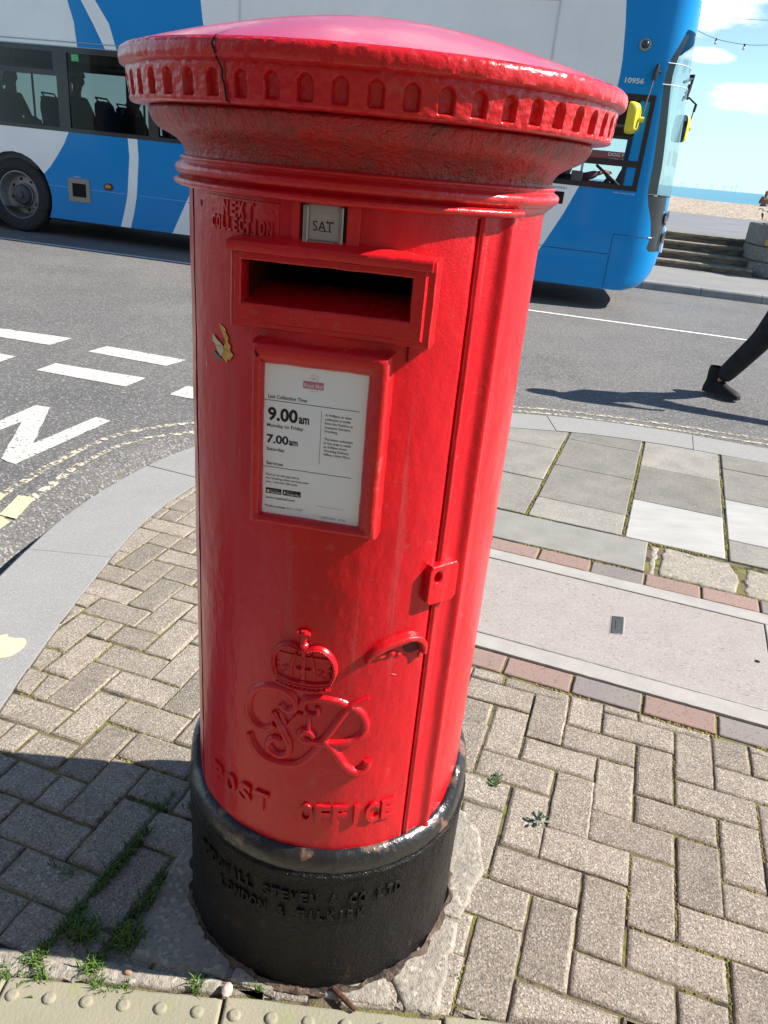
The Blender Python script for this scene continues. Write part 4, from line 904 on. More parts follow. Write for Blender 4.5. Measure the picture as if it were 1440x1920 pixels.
# --- cap: fluted rim and dome
cap = MB(); STEPF = 6.43; A0F = 3.2
def fl_depth(a, z):
    k = (a-A0F)/STEPF; d = (k-round(k))*STEPF       # degrees from the flute's centre
    x = R_(d)*.327; hw = .0088; zb, zt = 1.4675, 1.4925; zc = zt-hw
    if z < zb-.0015 or z > zt+.001: return 0
    if z > zc: rr = math.hypot(x, z-zc)/hw
    else: rr = abs(x)/hw
    if rr >= 1.12: return 0
    d_ = 1-smooth(rr, .70, 1.05)
    return .0085*d_*smooth(z, zb-.0018, zb+.0012)
def crackd(a, z): return 0
AZ = [(-180+i*.2) for i in range(1800)]
pr_ = [(.296, 1.4592), (.3150, 1.4598), (.3225, 1.4602), (.3250, 1.4615), (.3258, 1.4635)]+[(.3258+.0030*(z-1.4635)/.03, z) for z in lin(1.4645, 1.4955, 34)]+[(.3286, 1.4972), (.3284, 1.4990), (.3298, 1.5000), (.3345, 1.5010), (.3368, 1.5032), (.3377, 1.5080), (.3375, 1.5140), (.3362, 1.5182), (.3318, 1.5212)]
rows = [[cy(a, z+.0006*fbm(a*.2, 3), r-fl_depth(a, z)+.0011*fbm(a*.13, z*40)+.0009*fbm(a*.6, z*150, 3)) for a in AZ] for r, z in pr_]
cap.grid(rows, closed=True)
cap_o = cap.build('cap_rim', RED_CHIP, box, sharp=42)
dm = []
for k in range(1, 41):
    r = .3318*(1-k/40); dm.append((r, 1.5212+.0655*(1-(r/.3318)**1.62)))
lathe('cap_dome', [(.3318, 1.5212)]+dm, RED_DOME, n=240, wob=.0009, sub=1, sharp=80)
# crack running down the rim and up over the dome
ck = MB(); P = [(-28.6, 1.5365, .300), (-27.7, 1.5295, .3130), (-27.0, 1.5245, .3250), (-26.9, 1.5215, .3325), (-26.7, 1.5180, .3366), (-26.9, 1.5130, .3385), (-26.5, 1.5060, .3376), (-26.7, 1.5010, .3335), (-26.3, 1.4960, .3306), (-25.9, 1.4900, .3300), (-26.0, 1.4830, .3292), (-25.5, 1.4760, .3286), (-25.2, 1.4690, .3280), (-25.4, 1.4620, .3268), (-25.0, 1.4600, .3235)]
rows = []
for i, (a, z, r) in enumerate(P):
    if i < 3: r = .3318*max(0, 1-(z-1.5212)/.0655)**(1/1.62); z += .0008
    w_ = .05 if i < 2 else .13 if i < 4 else .24; a += .12*fbm(i*1.7, 2)*2
    rows.append([cy(a-w_, z, r+.0012*(i >= 3)), cy(a+w_, z, r+.0012*(i >= 3))])
ck.grid(rows); ck.build('crack', DARK, cap_o, smooth=False)
# rusty mortar fillet where the base meets the ground
mr_ = MB(); rows = []
for (r, z) in ((.2752, .010), (.279, .007), (.283, .004), (.288, .001)):
    rows.append([cy(a, z+.007*fbm(a*.12, r*60)+.004*fbm(a*.5, r*90, 3)+(.003*smooth(math.sin(R_(a)), -.2, 1))*(1 if z > .005 else .3), r+.009*fbm(a*.13, z*50, 6)*(z < .015)) for a in lin(-180, 178.5, 239)])
mr_.grid(rows, closed=True)
mr_.build('mortar_fillet', mat('rusty_mortar', (.05, .03, .024), .95, col2=(.13, .095, .07), nscale=24, namt=.9, col3=(.03, .02, .018), n3scale=50, n3lo=.5, n3hi=.6, bump=1., bscale=110, bdist=.005), box, sharp=70)

# ================================================================ DOUBLE-DECKER BUS
random.seed(21)
V0, V1 = 6.62, 9.12; VC = (V0+V1)/2
def B(s, h, v=V0): return W(s, v, h)
BLUE = mat('bus_blue', (.0, .245, .62), .32, coat=.3, spec=.22, streak=((.04, .20, .42), .35, .58, .8), col2=(.0, .23, .585), nscale=1.5, namt=.4, bump=.03, bscale=3, bdist=.004)
WHITE = mat('bus_white', (.93, .95, .94), .32, streak=((.45, .46, .45), .22, .58, .8), coat=.4, col2=(.80, .83, .82), nscale=2.0, namt=.4)
BBLACK = mat('bus_black', (.012, .013, .015), .35, coat=.4, col2=(.02, .02, .022), nscale=5, namt=.5)
BLKGLASS = mat('black_glass', (.008, .009, .01), .06, spec=.7)
GLASS = glassmat('bus_tinted_glass', (.21, .23, .23), refl=.28); GLASSC = glassmat('bus_clear_glass', (.80, .88, .90)); GLASSW = glassmat('windscreen_glass', (.92, .98, .98), refl=.35)
RUBBER = mat('tyre_rubber', (.018, .018, .018), .8, col2=(.03, .03, .03), nscale=20, namt=.5, bump=.4, bscale=60, bdist=.003)
RIM = mat('wheel_rim', (.28, .28, .28), .45, metal=.5, col2=(.20, .20, .20), nscale=14, namt=.5)
CEIL = mat('bus_ceiling', (.42, .43, .40), .7); FLOORB = mat('bus_floor', (.03, .03, .035), .8)
SEATB = mat('seat_moquette', (.01, .035, .16), .85, col2=(.02, .06, .24), nscale=30, namt=.5); SEATD = mat('seat_shell', (.015, .015, .018), .6)
bus = thing('double_decker_bus', 'blue and white double-decker bus driving along the seafront road behind the post box', 'bus', W(-4.3, VC, 0))
S0 = -10.25; SW1 = -7.39; SW2 = -1.55; WR = .515
# near side lower panels with wheel arches, livery as coloured areas of the same panel
def archpts(sc, r=.59, h0=.26):
    out = []
    a0 = math.asin((h0-.515)/r) if abs((h0-.515)/r) < 1 else 0
    for k in range(17):
        t = PI-a0*1-(PI-2*a0)*k/16; out.append((sc+r*math.cos(t), .515+r*math.sin(t)))
    return out
def sidepanel(v, sgn, name):
    mb = MB(); fn = lambda x, y, d: W(x, v+sgn*d, y)
    HT = 1.43
    Lf = lambda h: -6.448-.00-(1.424-h)*.42-max(0, (1.424-h))**2*.55     # white / blue edge at the left
    outline_w = [(S0, .27), (SW1-.542, .26)]+archpts(SW1)[0:]
    # white rear quarter: from the back to the curve that drops to the arch
    A = archpts(SW1)
    lefthalf = [p for p in A if p[0] <= -6.93 or p[1] > .83]
    curve_ = [(-6.448, HT), (-6.53, 1.28), (-6.65, 1.12), (-6.79, .95), (-6.90, .85)]
    iA = [k for k, p in enumerate(A) if p[0] < -6.90][-1]
    mb.poly([(S0, .27), (A[0][0], .26)]+A[:iA+1]+curve_[::-1]+[(S0, HT)], fn, 0, -.0, 1, side=False)
    # blue between the curve and the stripe
    st_l = [(-5.53, HT), (-5.515, 1.2), (-5.53, 1.067), (-5.57, .70), (-5.63, .47), (-5.698, .26)]
    st_r = [(-5.385, HT), (-5.375, 1.2), (-5.387, 1.06), (-5.425, .70), (-5.475, .47), (-5.54, .26)]
    mb.poly(curve_+A[iA+1:]+[(A[-1][0], .26)]+st_l[::-1], fn, 0, 0, 0, side=False)
    mb.poly(st_l+st_r[::-1], fn, 0, 0, 1, side=False)
    b_r = [(-4.30, HT), (-4.46, 1.06), (-4.652, .71), (-4.881, .26)]
    mb.poly(st_r+b_r[::-1], fn, 0, 0, 0, side=False)
    w_r = [(.63, HT), (.50, 1.10), (.324, .734), (.17, .45), (.05, .26)]
    A2 = archpts(SW2)
    mb.poly(b_r+[(A2[0][0], .26)]+A2+[(A2[-1][0], .26)]+w_r[::-1], fn, 0, 0, 1, side=False)
    mb.poly(w_r+[(1.15, .26), (1.15, HT)], fn, 0, 0, 0, side=False)
    return mb
sp_ = sidepanel(V0, 1, ''); sp_.build('lower_side_panel', [BLUE, WHITE], bus, smooth=False)
sp_ = sidepanel(V1, -1, ''); sp_.build('lower_side_panel', [BLUE, WHITE], bus, smooth=False)
# arch linings
mb = MB()
for sc in (SW1, SW2):
    for v0, v1 in ((V0, V0+.55), (V1-.55, V1)):
        A = archpts(sc); mb = MB(); mb.grid([[W(p[0], v, p[1]) for p in A] for v in (v0, v1)])
        vv = v1 if v0 == V0 else v0; mb.add([W(p[0], vv, p[1]) for p in A], [tuple(range(len(A)))]); mb.build('wheel_arch_lining', BBLACK, bus, smooth=False)
# panel lines
mb = MB()
f_ = lambda a, b, c: W(a, b, c)
mb.box(f_, -6.85, -5.55, V0-.004, V0+.002, .703, .709, 1); mb.box(f_, -5.38, -4.66, V0-.004, V0+.002, .702, .708, 1); mb.box(f_, .33, 1.13, V0-.003, V0+.002, .684, .690)
mb.box(f_, -4.64, .32, V0-.003, V0+.002, .693, .699)
mb.build('panel_seam', [mat('seam_dark', (.0, .02, .09), .6), mat('seam_light', (.25, .42, .75), .5)], bus, smooth=False)
# window band near side: black frame with openings
HB0, HB1 = 1.430, 2.463
def frame_with_holes(mb, s0, s1, h0, h1, holes, v, t=.03, mi=0):
    ss = sorted(set([s0, s1]+[x for q in holes for x in q[:2]])); hh = sorted(set([h0, h1]+[x for q in holes for x in q[2:]]))
    for i in range(len(ss)-1):
        for j in range(len(hh)-1):
            c = ((ss[i]+ss[i+1])/2, (hh[j]+hh[j+1])/2)
            if any(q[0] < c[0] < q[1] and q[2] < c[1] < q[3] for q in holes): continue
            mb.add([W(ss[i], v, hh[j]), W(ss[i+1], v, hh[j]), W(ss[i+1], v, hh[j+1]), W(ss[i], v, hh[j+1])], [(0, 1, 2, 3)], mi)
    for q in holes:
        for (a, b) in (((q[0], q[2]), (q[1], q[2])), ((q[1], q[2]), (q[1], q[3])), ((q[1], q[3]), (q[0], q[3])), ((q[0], q[3]), (q[0], q[2]))):
            mb.add([W(a[0], v, a[1]), W(b[0], v, b[1]), W(b[0], v+t, b[1]), W(a[0], v+t, a[1])], [(0, 1, 2, 3)], mi)
holes = [(-9.4, -8.02, 1.478, 2.112), (-9.4, -8.02, 2.178, 2.402), (-7.90, -6.578, 1.478, 2.112), (-7.90, -6.62, 2.178, 2.402), (-6.405, -5.205, 1.482, 2.400), (-5.055, -3.86, 1.482, 2.400), (-3.72, -2.5, 1.478, 2.112), (-3.72, -2.5, 2.178, 2.402),
         (-2.35, -1.2, 1.482, 2.400), (-1.05, .10, 1.482, 2.400), (.30, 1.252, 1.487, 1.690), (.30, 1.258, 1.762, 2.395)]
mb = MB(); frame_with_holes(mb, S0+.02, 1.312, HB0, HB1, holes, V0-.004, .05); mb.build('window_frame', BBLACK, bus, smooth=False)
for q in holes:
    mb = MB(); mb.add([W(q[0]-.01, V0+.012, q[2]-.01), W(q[1]+.01, V0+.012, q[2]-.01), W(q[1]+.01, V0+.012, q[3]+.01), W(q[0]-.01, V0+.012, q[3]+.01)], [(0, 1, 2, 3)])
    mb.build('window_pane', GLASSC if q[0] > .2 else GLASS, bus, smooth=False)
holesf = [(-9.4, -8.15, 1.50, 2.33), (-8.05, -7.0, 1.50, 2.33), (-6.85, -5.6, 1.5, 2.33), (-5.45, -4.2, 1.5, 2.33), (-4.05, -2.8, 1.5, 2.33), (-2.65, -1.4, 1.5, 2.33), (-1.25, -.2, .5, 2.33), (.05, 1.22, .45, 2.35)]
mb = MB(); frame_with_holes(mb, S0+.02, 1.312, HB0, HB1, [(a, b, max(c, 1.45), d) for a, b, c, d in holesf], V1, -.06); mb.build('far_window_frame', BBLACK, bus, smooth=False)
for q in holesf[:6]:
    mb = MB(); mb.add([W(q[0], V1-.02, q[2]), W(q[1], V1-.02, q[2]), W(q[1], V1-.02, q[3]), W(q[0], V1-.02, q[3])], [(0, 1, 2, 3)]); mb.build('window_pane', GLASSC, bus, smooth=False)
# upper side panels
def upper(v):
    mb = MB(); fn = lambda x, y, d: W(x, v, y); HT = 3.46
    e1 = [(-6.225, HB1), (-6.24, 2.60), (-6.255, 2.76), (-6.33, 3.0), (-6.55, HT)]; e2 = [(-5.806, HB1), (-5.88, 2.60), (-5.97, 2.76), (-6.13, 3.014), (-6.42, HT)]
    e3 = [(-5.636, HB1), (-5.68, 2.60), (-5.735, 2.77), (-5.924, 3.025), (-6.25, HT)]; e4 = [(-4.33, HB1), (-4.355, 2.7), (-4.40, 2.9), (-4.423, 3.102), (-4.50, HT)]
    e5 = [(.853, HB1), (.858, 2.65), (.852, 2.805), (.814, 3.117), (.755, HT)]
    mb.poly([(S0, HB1)]+e1+[(S0, HT)], fn, 0, 0, 1, side=False); mb.poly(e1+e2[::-1], fn, 0, 0, 0, side=False); mb.poly(e2+e3[::-1], fn, 0, 0, 1, side=False)
    mb.poly(e3+e4[::-1], fn, 0, 0, 0, side=False); mb.poly(e4+e5[::-1], fn, 0, 0, 1, side=False); mb.poly(e5+[(1.15, HT), (1.15, HB1)], fn, 0, 0, 0, side=False)
    return mb
for v in (V0, V1): upper(v).build('upper_side_panel', [BLUE, WHITE], bus, smooth=False)
mb = MB()
mb.box(f_, S0, -4.9, V0-.012, V0+.002, 2.520, 2.530); mb.build('body_moulding', mat('moulding_shade', (.30, .38, .45), .4), bus, smooth=False); mb = MB(); mb.box(f_, S0, -4.9, V0-.010, V0+.002, 2.466, 2.474)
mb.build('body_moulding', bpy.data.materials['moulding_shade'], bus, smooth=False)
fr_ = MB()       # advert frame rail
for q in ((-3.9, .062, 3.325, 3.345), (-3.9, .062, 2.540, 2.560), (.040, .062, 2.56, 3.325), (-3.9, -3.878, 2.56, 3.325)): fr_.box(f_, q[0], q[1], V0-.012, V0+.002, q[2], q[3], bev=.003)
fr_.build('advert_frame', mat('white_rail', (.62, .64, .65), .35), bus, smooth=False)
# upper deck band, roof, rear, floors
mb = MB(); frame_with_holes(mb, S0+.02, 1.15, 3.46, 4.16, [(S0+.2+k*1.35, S0+1.45+k*1.35, 3.53, 4.08) for k in range(8)], V0, .04); mb.build('upper_window_frame', BBLACK, bus, smooth=False); mb = MB(); frame_with_holes(mb, S0+.02, 1.15, 3.46, 4.16, [(S0+.2+k*1.35, S0+1.45+k*1.35, 3.53, 4.08) for k in range(8)], V1, -.04)
mb.build('upper_window_frame', BBLACK, bus, smooth=False)
for k in range(8):
    for v in (V0+.02, V1-.02):
        a, b = S0+.2+k*1.35, S0+1.45+k*1.35; mb = MB(); mb.add([W(a, v, 3.53), W(b, v, 3.53), W(b, v, 4.08), W(a, v, 4.08)], [(0, 1, 2, 3)]); mb.build('upper_window_pane', GLASS, bus, smooth=False)
mb = MB(); sec = [(V0, 4.16), (V0+.04, 4.27), (V0+.16, 4.345), (V0+.5, 4.38), (VC, 4.39), (V1-.5, 4.38), (V1-.16, 4.345), (V1-.04, 4.27), (V1, 4.16)]
mb.grid([[W(s, v, h) for v, h in sec] for s in (S0, 1.15)]); mb.build('roof', WHITE, bus, sharp=60)
mb = MB(); mb.grid([[W(s, v, h) for v in (V0, V0+.12, VC, V1-.12, V1)] for s, h in ((S0, .27), (S0-.08, .6), (S0-.12, 1.4), (S0-.10, 3.0), (S0, 4.2))]); mb.grid([[W(S0, v, h) for v, h in sec], [W(S0, VC, 4.1) for _ in sec]]); mb.build('rear_panel', BLUE, bus, sharp=60)
mb = MB(); mb.add([W(S0, V0+.02, .34), W(1.4, V0+.02, .34), W(1.4, V1-.02, .34), W(S0, V1-.02, .34)], [(0, 1, 2, 3)]); mb.box(f_, S0+.1, .1, V0+.5, V1-.5, .18, .34); mb.build('chassis', BBLACK, bus, smooth=False)
mb = MB(); mb.add([W(S0, V0+.03, .92), W(-.6, V0+.03, .92), W(-.6, V1-.03, .92), W(S0, V1-.03, .92)], [(0, 1, 2, 3)]); mb.add([W(-.6, V0+.03, .62), W(1.3, V0+.03, .62), W(1.3, V1-.03, .62), W(-.6, V1-.03, .62)], [(0, 1, 2, 3)]); mb.build('deck_floor', FLOORB, bus, smooth=False)
mb = MB(); mb.box(f_, S0+.02, 1.3, V0+.03, V1-.03, 2.44, 2.50)
mb.grid([[W(s, V1-.04, 2.34), W(s, V1-.20, 2.43)] for s in (S0, 1.2)]); mb.build('ceiling', CEIL, bus, smooth=False)
mb = MB()     # inner linings of the far wall below the windows
mb.add([W(S0, V1-.05, .9), W(1.2, V1-.05, .9), W(1.2, V1-.05, 1.5), W(S0, V1-.05, 1.5)], [(0, 1, 2, 3)]); mb.add([W(S0, V0+.05, .9), W(1.2, V0+.05, .9), W(1.2, V0+.05, 1.47), W(S0, V0+.05, 1.47)], [(0, 1, 2, 3)])
mb.add([W(S0+.05, V0, .9), W(S0+.05, V1, .9), W(S0+.05, V1, 2.44), W(S0+.05, V0, 2.44)], [(0, 1, 2, 3)])
mb.build('inner_lining', mat('inner_lining', (.05, .05, .055), .7), bus, smooth=False)
# front end: lofted nose. columns run round the corner, the pillar edge is one of the columns
SF = [(.262, 1.50), (.30, 1.60), (.36, 1.665), (.45, 1.72), (.60, 1.765), (.75, 1.785), (.95, 1.775), (1.2, 1.765), (1.42, 1.76), (1.8, 1.745), (2.2, 1.715), (2.6, 1.675), (2.9, 1.645), (3.15, 1.63), (3.46, 1.62), (3.9, 1.58), (4.16, 1.50), (4.27, 1.38), (4.345, 1.15)]
def itp(T_, x):
    if x <= T_[0][0]: return T_[0][1]
    for a, b in zip(T_, T_[1:]):
        if x <= b[0]: return a[1]+(b[1]-a[1])*(x-a[0])/(b[0]-a[0])
    return T_[-1][1]
PE = [(.26, 1.46), (.36, 1.56), (.5, 1.62), (.72, 1.64), (.80, 1.575), (.95, 1.592), (1.12, 1.555), (1.3, 1.485), (1.44, 1.446), (1.74, 1.438), (2.2, 1.402), (2.6, 1.362), (2.72, 1.362), (2.85, 1.385), (2.98, 1.440), (3.1, 1.480), (3.2, 1.505), (3.46, 1.50), (4.16, 1.40), (4.35, 1.1)]
CH = .62; SC0 = 1.15
def plan(sf, t):          # t 0..1 near corner (superellipse quarter), 1..1+ front bulge to the middle
    if t <= 1:
        a = t*PI/2; e = 2/2.7; return SC0+(sf-SC0)*math.sin(a)**e, V0+CH*(1-math.cos(a)**e)
    k = t-1; return sf+.05*math.sin(k*PI/2), V0+CH+(VC-V0-CH)*k
def tpil(h):
    sf = itp(SF, h); target = min(itp(PE, h), sf-.012); lo, hi = 0., 1.
    for _ in range(30):
        m_ = (lo+hi)/2
        s_, v_ = plan(sf, m_); app = .827+(s_-.827)*(V0+3.91)/(v_+3.91)
        if app < target: lo = m_
        else: hi = m_
    return (lo+hi)/2
HS = sorted(set([.262, .28, .30, .33, .36, .41, .47, .53, .6, .68, .72, .76, .80]+[.80+.05*k for k in range(13)]+[1.43+.07*k for k in range(20)]+[2.70+.05*k for k in range(12)]+[3.3, 3.46, 3.6, 3.75, 3.9, 4.05, 4.16, 4.22, 4.27, 4.32, 4.345]))
NA_, NB_ = 9, 16; mb = MB(); gl = MB(); rowsA = []
def rowpts(h, near=True):
    tp = tpil(h); sf = itp(SF, h); out = []
    for k in range(NA_+1): out.append(plan(sf, tp*(k/NA_)**.8))
    for k in range(1, NB_+1): out.append(plan(sf, tp+(2-tp)*(k/NB_)**1.25))
    full = [W(s, v, h) for s, v in out]+[W(s, 2*VC-v, h) for s, v in out[::-1][1:]]
    return full
RW = [rowpts(h) for h in HS]; nn = len(RW[0])
def fm(i, j):
    h = (HS[i]+HS[i+1])/2; jj = j if j < nn//2 else nn-2-j
    if jj < NA_: return 0
    if h < .78: return 0
    if h < 1.40: return 0 if jj >= NA_+5 else 2
    if h < 3.16: return 1
    if h < 3.46: return 0
    if h < 4.12: return 1
    return 0
nb = MB(); b = 0
for r in RW: nb.v += [tuple(p) for p in r]
for i in range(len(RW)-1):
    for j in range(nn-1):
        k_ = fm(i, j); (gl if k_ == 1 else nb)
        if k_ == 1: gl.add([RW[i][j], RW[i][j+1], RW[i+1][j+1], RW[i+1][j]], [(0, 1, 2, 3)])
        else: nb.f.append((i*nn+j, i*nn+j+1, (i+1)*nn+j+1, (i+1)*nn+j)); nb.m.append(k_)
nb.build('front_panel', [BLUE, WHITE, BBLACK], bus, sharp=50)
bmg = bmesh.new()
for f in gl.f: bmg.faces.new([bmg.verts.new(gl.v[i]) for i in f])
bmesh.ops.remove_doubles(bmg, verts=bmg.verts, dist=.0005); bmg.verts.index_update()
obj('windscreen', [v.co.copy() for v in bmg.verts], [tuple(v.index for v in f.verts) for f in bmg.faces], GLASSW, bus, sharp=60); bmg.free()
mb = MB(); mb.fan([p for p in RW[-1]], W(.9, VC, 4.39)); mb.build('roof_front', BLUE, bus)
# black edge along the windscreen, bright rubber lines
mb = MB(); P1 = []; P2 = []
for h in [1.42+.06*k for k in range(29)]:
    tp = tpil(h); sf = itp(SF, h); a = plan(sf-.006, tp+.0); c = plan(sf-.006, tp+.16*(1-.25*smooth(h, 1.6, 2.6))); P1.append(W(a[0], a[1], h)); P2.append(W(c[0], c[1], h))
mb.grid([[a.lerp(c, k/4) for k in range(5)] for a, c in zip(P1, P2)]); mb.build('windscreen_edge', BBLACK, bus)
mb = MB()
for h in (2.585, 2.80): 
    tp = tpil(h); sf = itp(SF, h)+.004; mb.tube([W(*plan(sf, tp-.02+(1.2-tp)*k/10), h) for k in range(11)], .006, 5)
mb.build('screen_trim', mat('trim_pale', (.6, .62, .63), .4), bus)
# inside the nose: dash, bulkhead, cab
mb = MB(); mb.box(lambda a, b, c: W(a, b, c), 1.10, 1.60, V0+.30, V1-.25, .62, 1.46, bev=.05)
mb.build('dashboard', mat('dash_grey', (.06, .065, .07), .6), bus, sharp=40)
mb = MB(); DD = [(1.02, 1.44), (1.10, 1.66), (1.17, 1.69), (1.26, 1.62), (1.33, 1.50), (1.33, 1.40), (1.02, 1.40)]
mb.poly(DD, lambda x, y, d: W(x, V0+d, y), .75, .48); mb.build('instrument_binnacle', mat('binnacle_grey', (.10, .105, .11), .5), bus, smooth=False)
mb = MB(); ctr = W(.98, V0+.62, 1.56); ax_ = (UX*.55+NX*.83).normalized(); x_ = VX; y_ = ax_.cross(x_).normalized()
mb.tube([ctr+x_*(.225*math.cos(2*PI*k/28))+y_*(.225*math.sin(2*PI*k/28)) for k in range(29)], .016, 8, caps=False)
for k in range(3): mb.tube([ctr-ax_*.03, ctr+x_*(.22*math.cos(2*PI*k/3+.5))+y_*(.22*math.sin(2*PI*k/3+.5))], .012, 6)
mb.tube([ctr, ctr-ax_*.45], .03, 8); mb.build('steering_wheel', SEATD, bus)
mb = MB(); mb.box(lambda a, b, c: W(a, V0+b, c), .50, .64, .25, .36, 1.44, 1.60, bev=.01); mb.build('ticket_machine', mat('pale_grey_plastic', (.40, .42, .43), .5), bus, sharp=40)
mb = MB(); mb.box(lambda a, b, c: W(a, V0+b, c), .26, .34, .06, 1.2, .62, 2.42, bev=.005); mb.build('cab_partition', SEATD, bus, smooth=False)
mb = MB(); mb.add([W(.35, V0+1.25, 1.2), W(1.3, V0+1.25, 1.2), W(1.3, V0+1.25, 2.1), W(.35, V0+1.25, 2.1)], [(0, 1, 2, 3)]); mb.build('assault_screen', GLASSC, bus, smooth=False)
mb = MB(); mb.box(f_, .30, 1.27, V0+.03, V0+.9, 2.02, 2.42, bev=.01); mb.build('cab_blind', mat('cab_roof_black', (.02, .02, .022), .7), bus, smooth=False)
mb = MB(); mb.box(f_, .32, 1.27, V0+.022, V0+.028, 2.11, 2.14); mb.box(f_, .32, .99, V0+.022, V0+.028, 2.27, 2.33); mb.build('cab_rail', mat('cab_rail_grey', (.3, .31, .31), .5), bus, smooth=False)
# lamps on the corner
def corner_pt(h, t, out=0.): sf = itp(SF, h)+out; s_, v_ = plan(sf, t); return W(s_, v_-out*.3, h)
for (h, t0, r, m_) in ((1.16, .80, .085, 'chrome'), (.93, .84, .075, 'chrome')):
    mb = MB(); c = corner_pt(h, t0, .01); e = (corner_pt(h, t0+.08, .01)-corner_pt(h, t0-.08, .01)).normalized(); n_ = e.cross(NX).normalized(); 
    if n_.dot(UX) < 0: n_ = -n_
    rings = [[c+n_*d+e*(rr*math.cos(2*PI*k/20))+NX*(rr*math.sin(2*PI*k/20)) for k in range(20)] for rr, d in ((r, 0), (r, .02), (r*.8, .018), (r*.55, -.02), (r*.2, -.03))]
    mb.grid(rings, mi=lambda i, j: 0 if i < 2 else 1, closed=True); mb.build('headlight', [mat('lamp_ring', (.5, .5, .5), .25, metal=.9), mat('lamp_bowl', (.35, .36, .37), .2, metal=.9)], bus)
mb = MB(); mb.tube([corner_pt(.74+.30*k/10, .985-.02*k/10, .012) for k in range(11)], .022, 8); mb.build('daytime_running_light', mat('white_lens', (.75, .77, .78), .25, coat=.5), bus)
mb = MB(); rr_ = [[corner_pt(h, t, .004) for t in lin(.97, 1.25, 6)] for h in lin(.84, 1.12, 5)]; mb.grid(rr_); mb.build('front_corner_panel', BLUE, bus)
mb = MB()
mb.tube([W(1.150, V0-.002, .29+.028*k) for k in range(24)], .003, 5); mb.tube([W(1.15, V0-.002, .925)]+[corner_pt(.928, t, .002) for t in lin(.08, .55, 8)], .003, 5); mb.build('panel_gap', mat('gap_blue', (0, .02, .10), .6), bus)
mb = MB(); c = corner_pt(.925, .42, .004); mb.tube([corner_pt(.925, t, .005) for t in lin(.40, .46, 4)], .006, 6); mb.build('latch', mat('latch_white', (.7, .7, .7), .4), bus)
# side camera pod, indicator, fuel flap, black catch panel
mb = MB(); c = W(1.071, V0, 2.959)
mb.grid([[c-VX*d+UX*(r*math.cos(2*PI*k/20))+NX*(r*math.sin(2*PI*k/20)) for k in range(20)] for r, d in ((.066, 0), (.064, .018), (.050, .026), (.044, .024))], 0, closed=True)
rg = [[c-VX*d+UX*(r*math.cos(2*PI*k/20))+NX*(r*math.sin(2*PI*k/20)) for k in range(20)] for r, d in ((.044, .024), (.040, .045), (.028, .062), (.012, .071))]; mb.grid(rg, 1, closed=True); mb.fan(rg[-1], c-VX*.073, 1)
mb.build('camera_pod', [mat('pod_grey', (.32, .34, .33), .35, metal=.3), mat('pod_dome', (.02, .03, .03), .08, spec=.8)], bus, sharp=60)
mb = MB(); frame_with_holes(mb, -6.512, -6.164, .525, .838, [(-6.448, -6.226, .592, .772)], V0-.008, .07); mb.build('filler_surround', mat('filler_steel', (.30, .28, .24), .45, metal=.4, col2=(.24, .23, .2), nscale=20, namt=.5), bus, smooth=False)
mb = MB(); mb.add([W(-6.448, V0-.004, .592), W(-6.226, V0-.004, .592), W(-6.226, V0-.004, .772), W(-6.448, V0-.004, .772)], [(0, 1, 2, 3)]); mb.build('filler_recess', DARK, bus, smooth=False)
mb = MB(); c = W(-5.866, V0, .775)
rg = [[c-VX*d+UX*(r*1.55*math.cos(2*PI*k/16))+NX*(r*math.sin(2*PI*k/16)) for k in range(16)] for r, d in ((.050, .0), (.046, .012), (.030, .014))]; mb.grid(rg, 0, closed=True); rg2 = [[c-VX*d+UX*(r*1.55*math.cos(2*PI*k/16))+NX*(r*math.sin(2*PI*k/16)) for k in range(16)] for r, d in ((.030, .014), (.022, .028), (.008, .034))]; mb.grid(rg2, 1, closed=True); mb.fan(rg2[-1], c-VX*.035, 1)
mb.build('side_indicator', [BBLACK, mat('amber_lens', (.75, .22, .02), .2, coat=.6)], bus)
mb = MB(); mb.box(f_, .18, .472, V0-.006, V0+.01, 1.20, 1.35, bev=.01); mb.build('access_flap', BLKGLASS, bus, sharp=40)
# green notice inside the window, lettering on the side
mb = MB(); mb.add([W(-6.338, V0+.010, 2.306), W(-6.224, V0+.010, 2.306), W(-6.224, V0+.010, 2.392), W(-6.338, V0+.010, 2.392)], [(0, 1, 2, 3)])
for k in range(4): mb.add([W(-6.328, V0+.008, 2.316+k*.018), W(-6.234-.02*(k % 2), V0+.008, 2.316+k*.018), W(-6.234-.02*(k % 2), V0+.008, 2.322+k*.018), W(-6.328, V0+.008, 2.322+k*.018)], [(0, 1, 2, 3)], 1)
mb.build('green_sticker', [mat('green_sticker', (.03, .42, .12), .5), mat('green_sticker_print', (.35, .7, .4), .5)], bus, smooth=False)
def bustext(name, s, s0, s1, h0, cap, m, bold=.02):
    vs, fs = text2d(s, s1-s0, cap, bold=bold); mb = MB(); mb.add([W(s0+v.x, V0-.006, h0+v.y) for v in vs], fs); mb.build(name, m, bus, smooth=False)
TXT = mat('pale_lettering', (.62, .68, .74), .5); TXD = mat('grey_lettering', (.12, .13, .14), .5)
bustext('fleet_number', '10956', .925, 1.140, 2.570, .054, TXT, .03); bustext('small_lettering', 'Isolator Switch in Cab', 1.043, 1.300, 1.392, .017, TXT, 0); bustext('small_lettering', 'SCREENWASH', .19, .483, 1.376, .028, TXD, 0); bustext('small_lettering', 'AdBlue', -6.42, -6.30, .850, .022, TXT, 0)
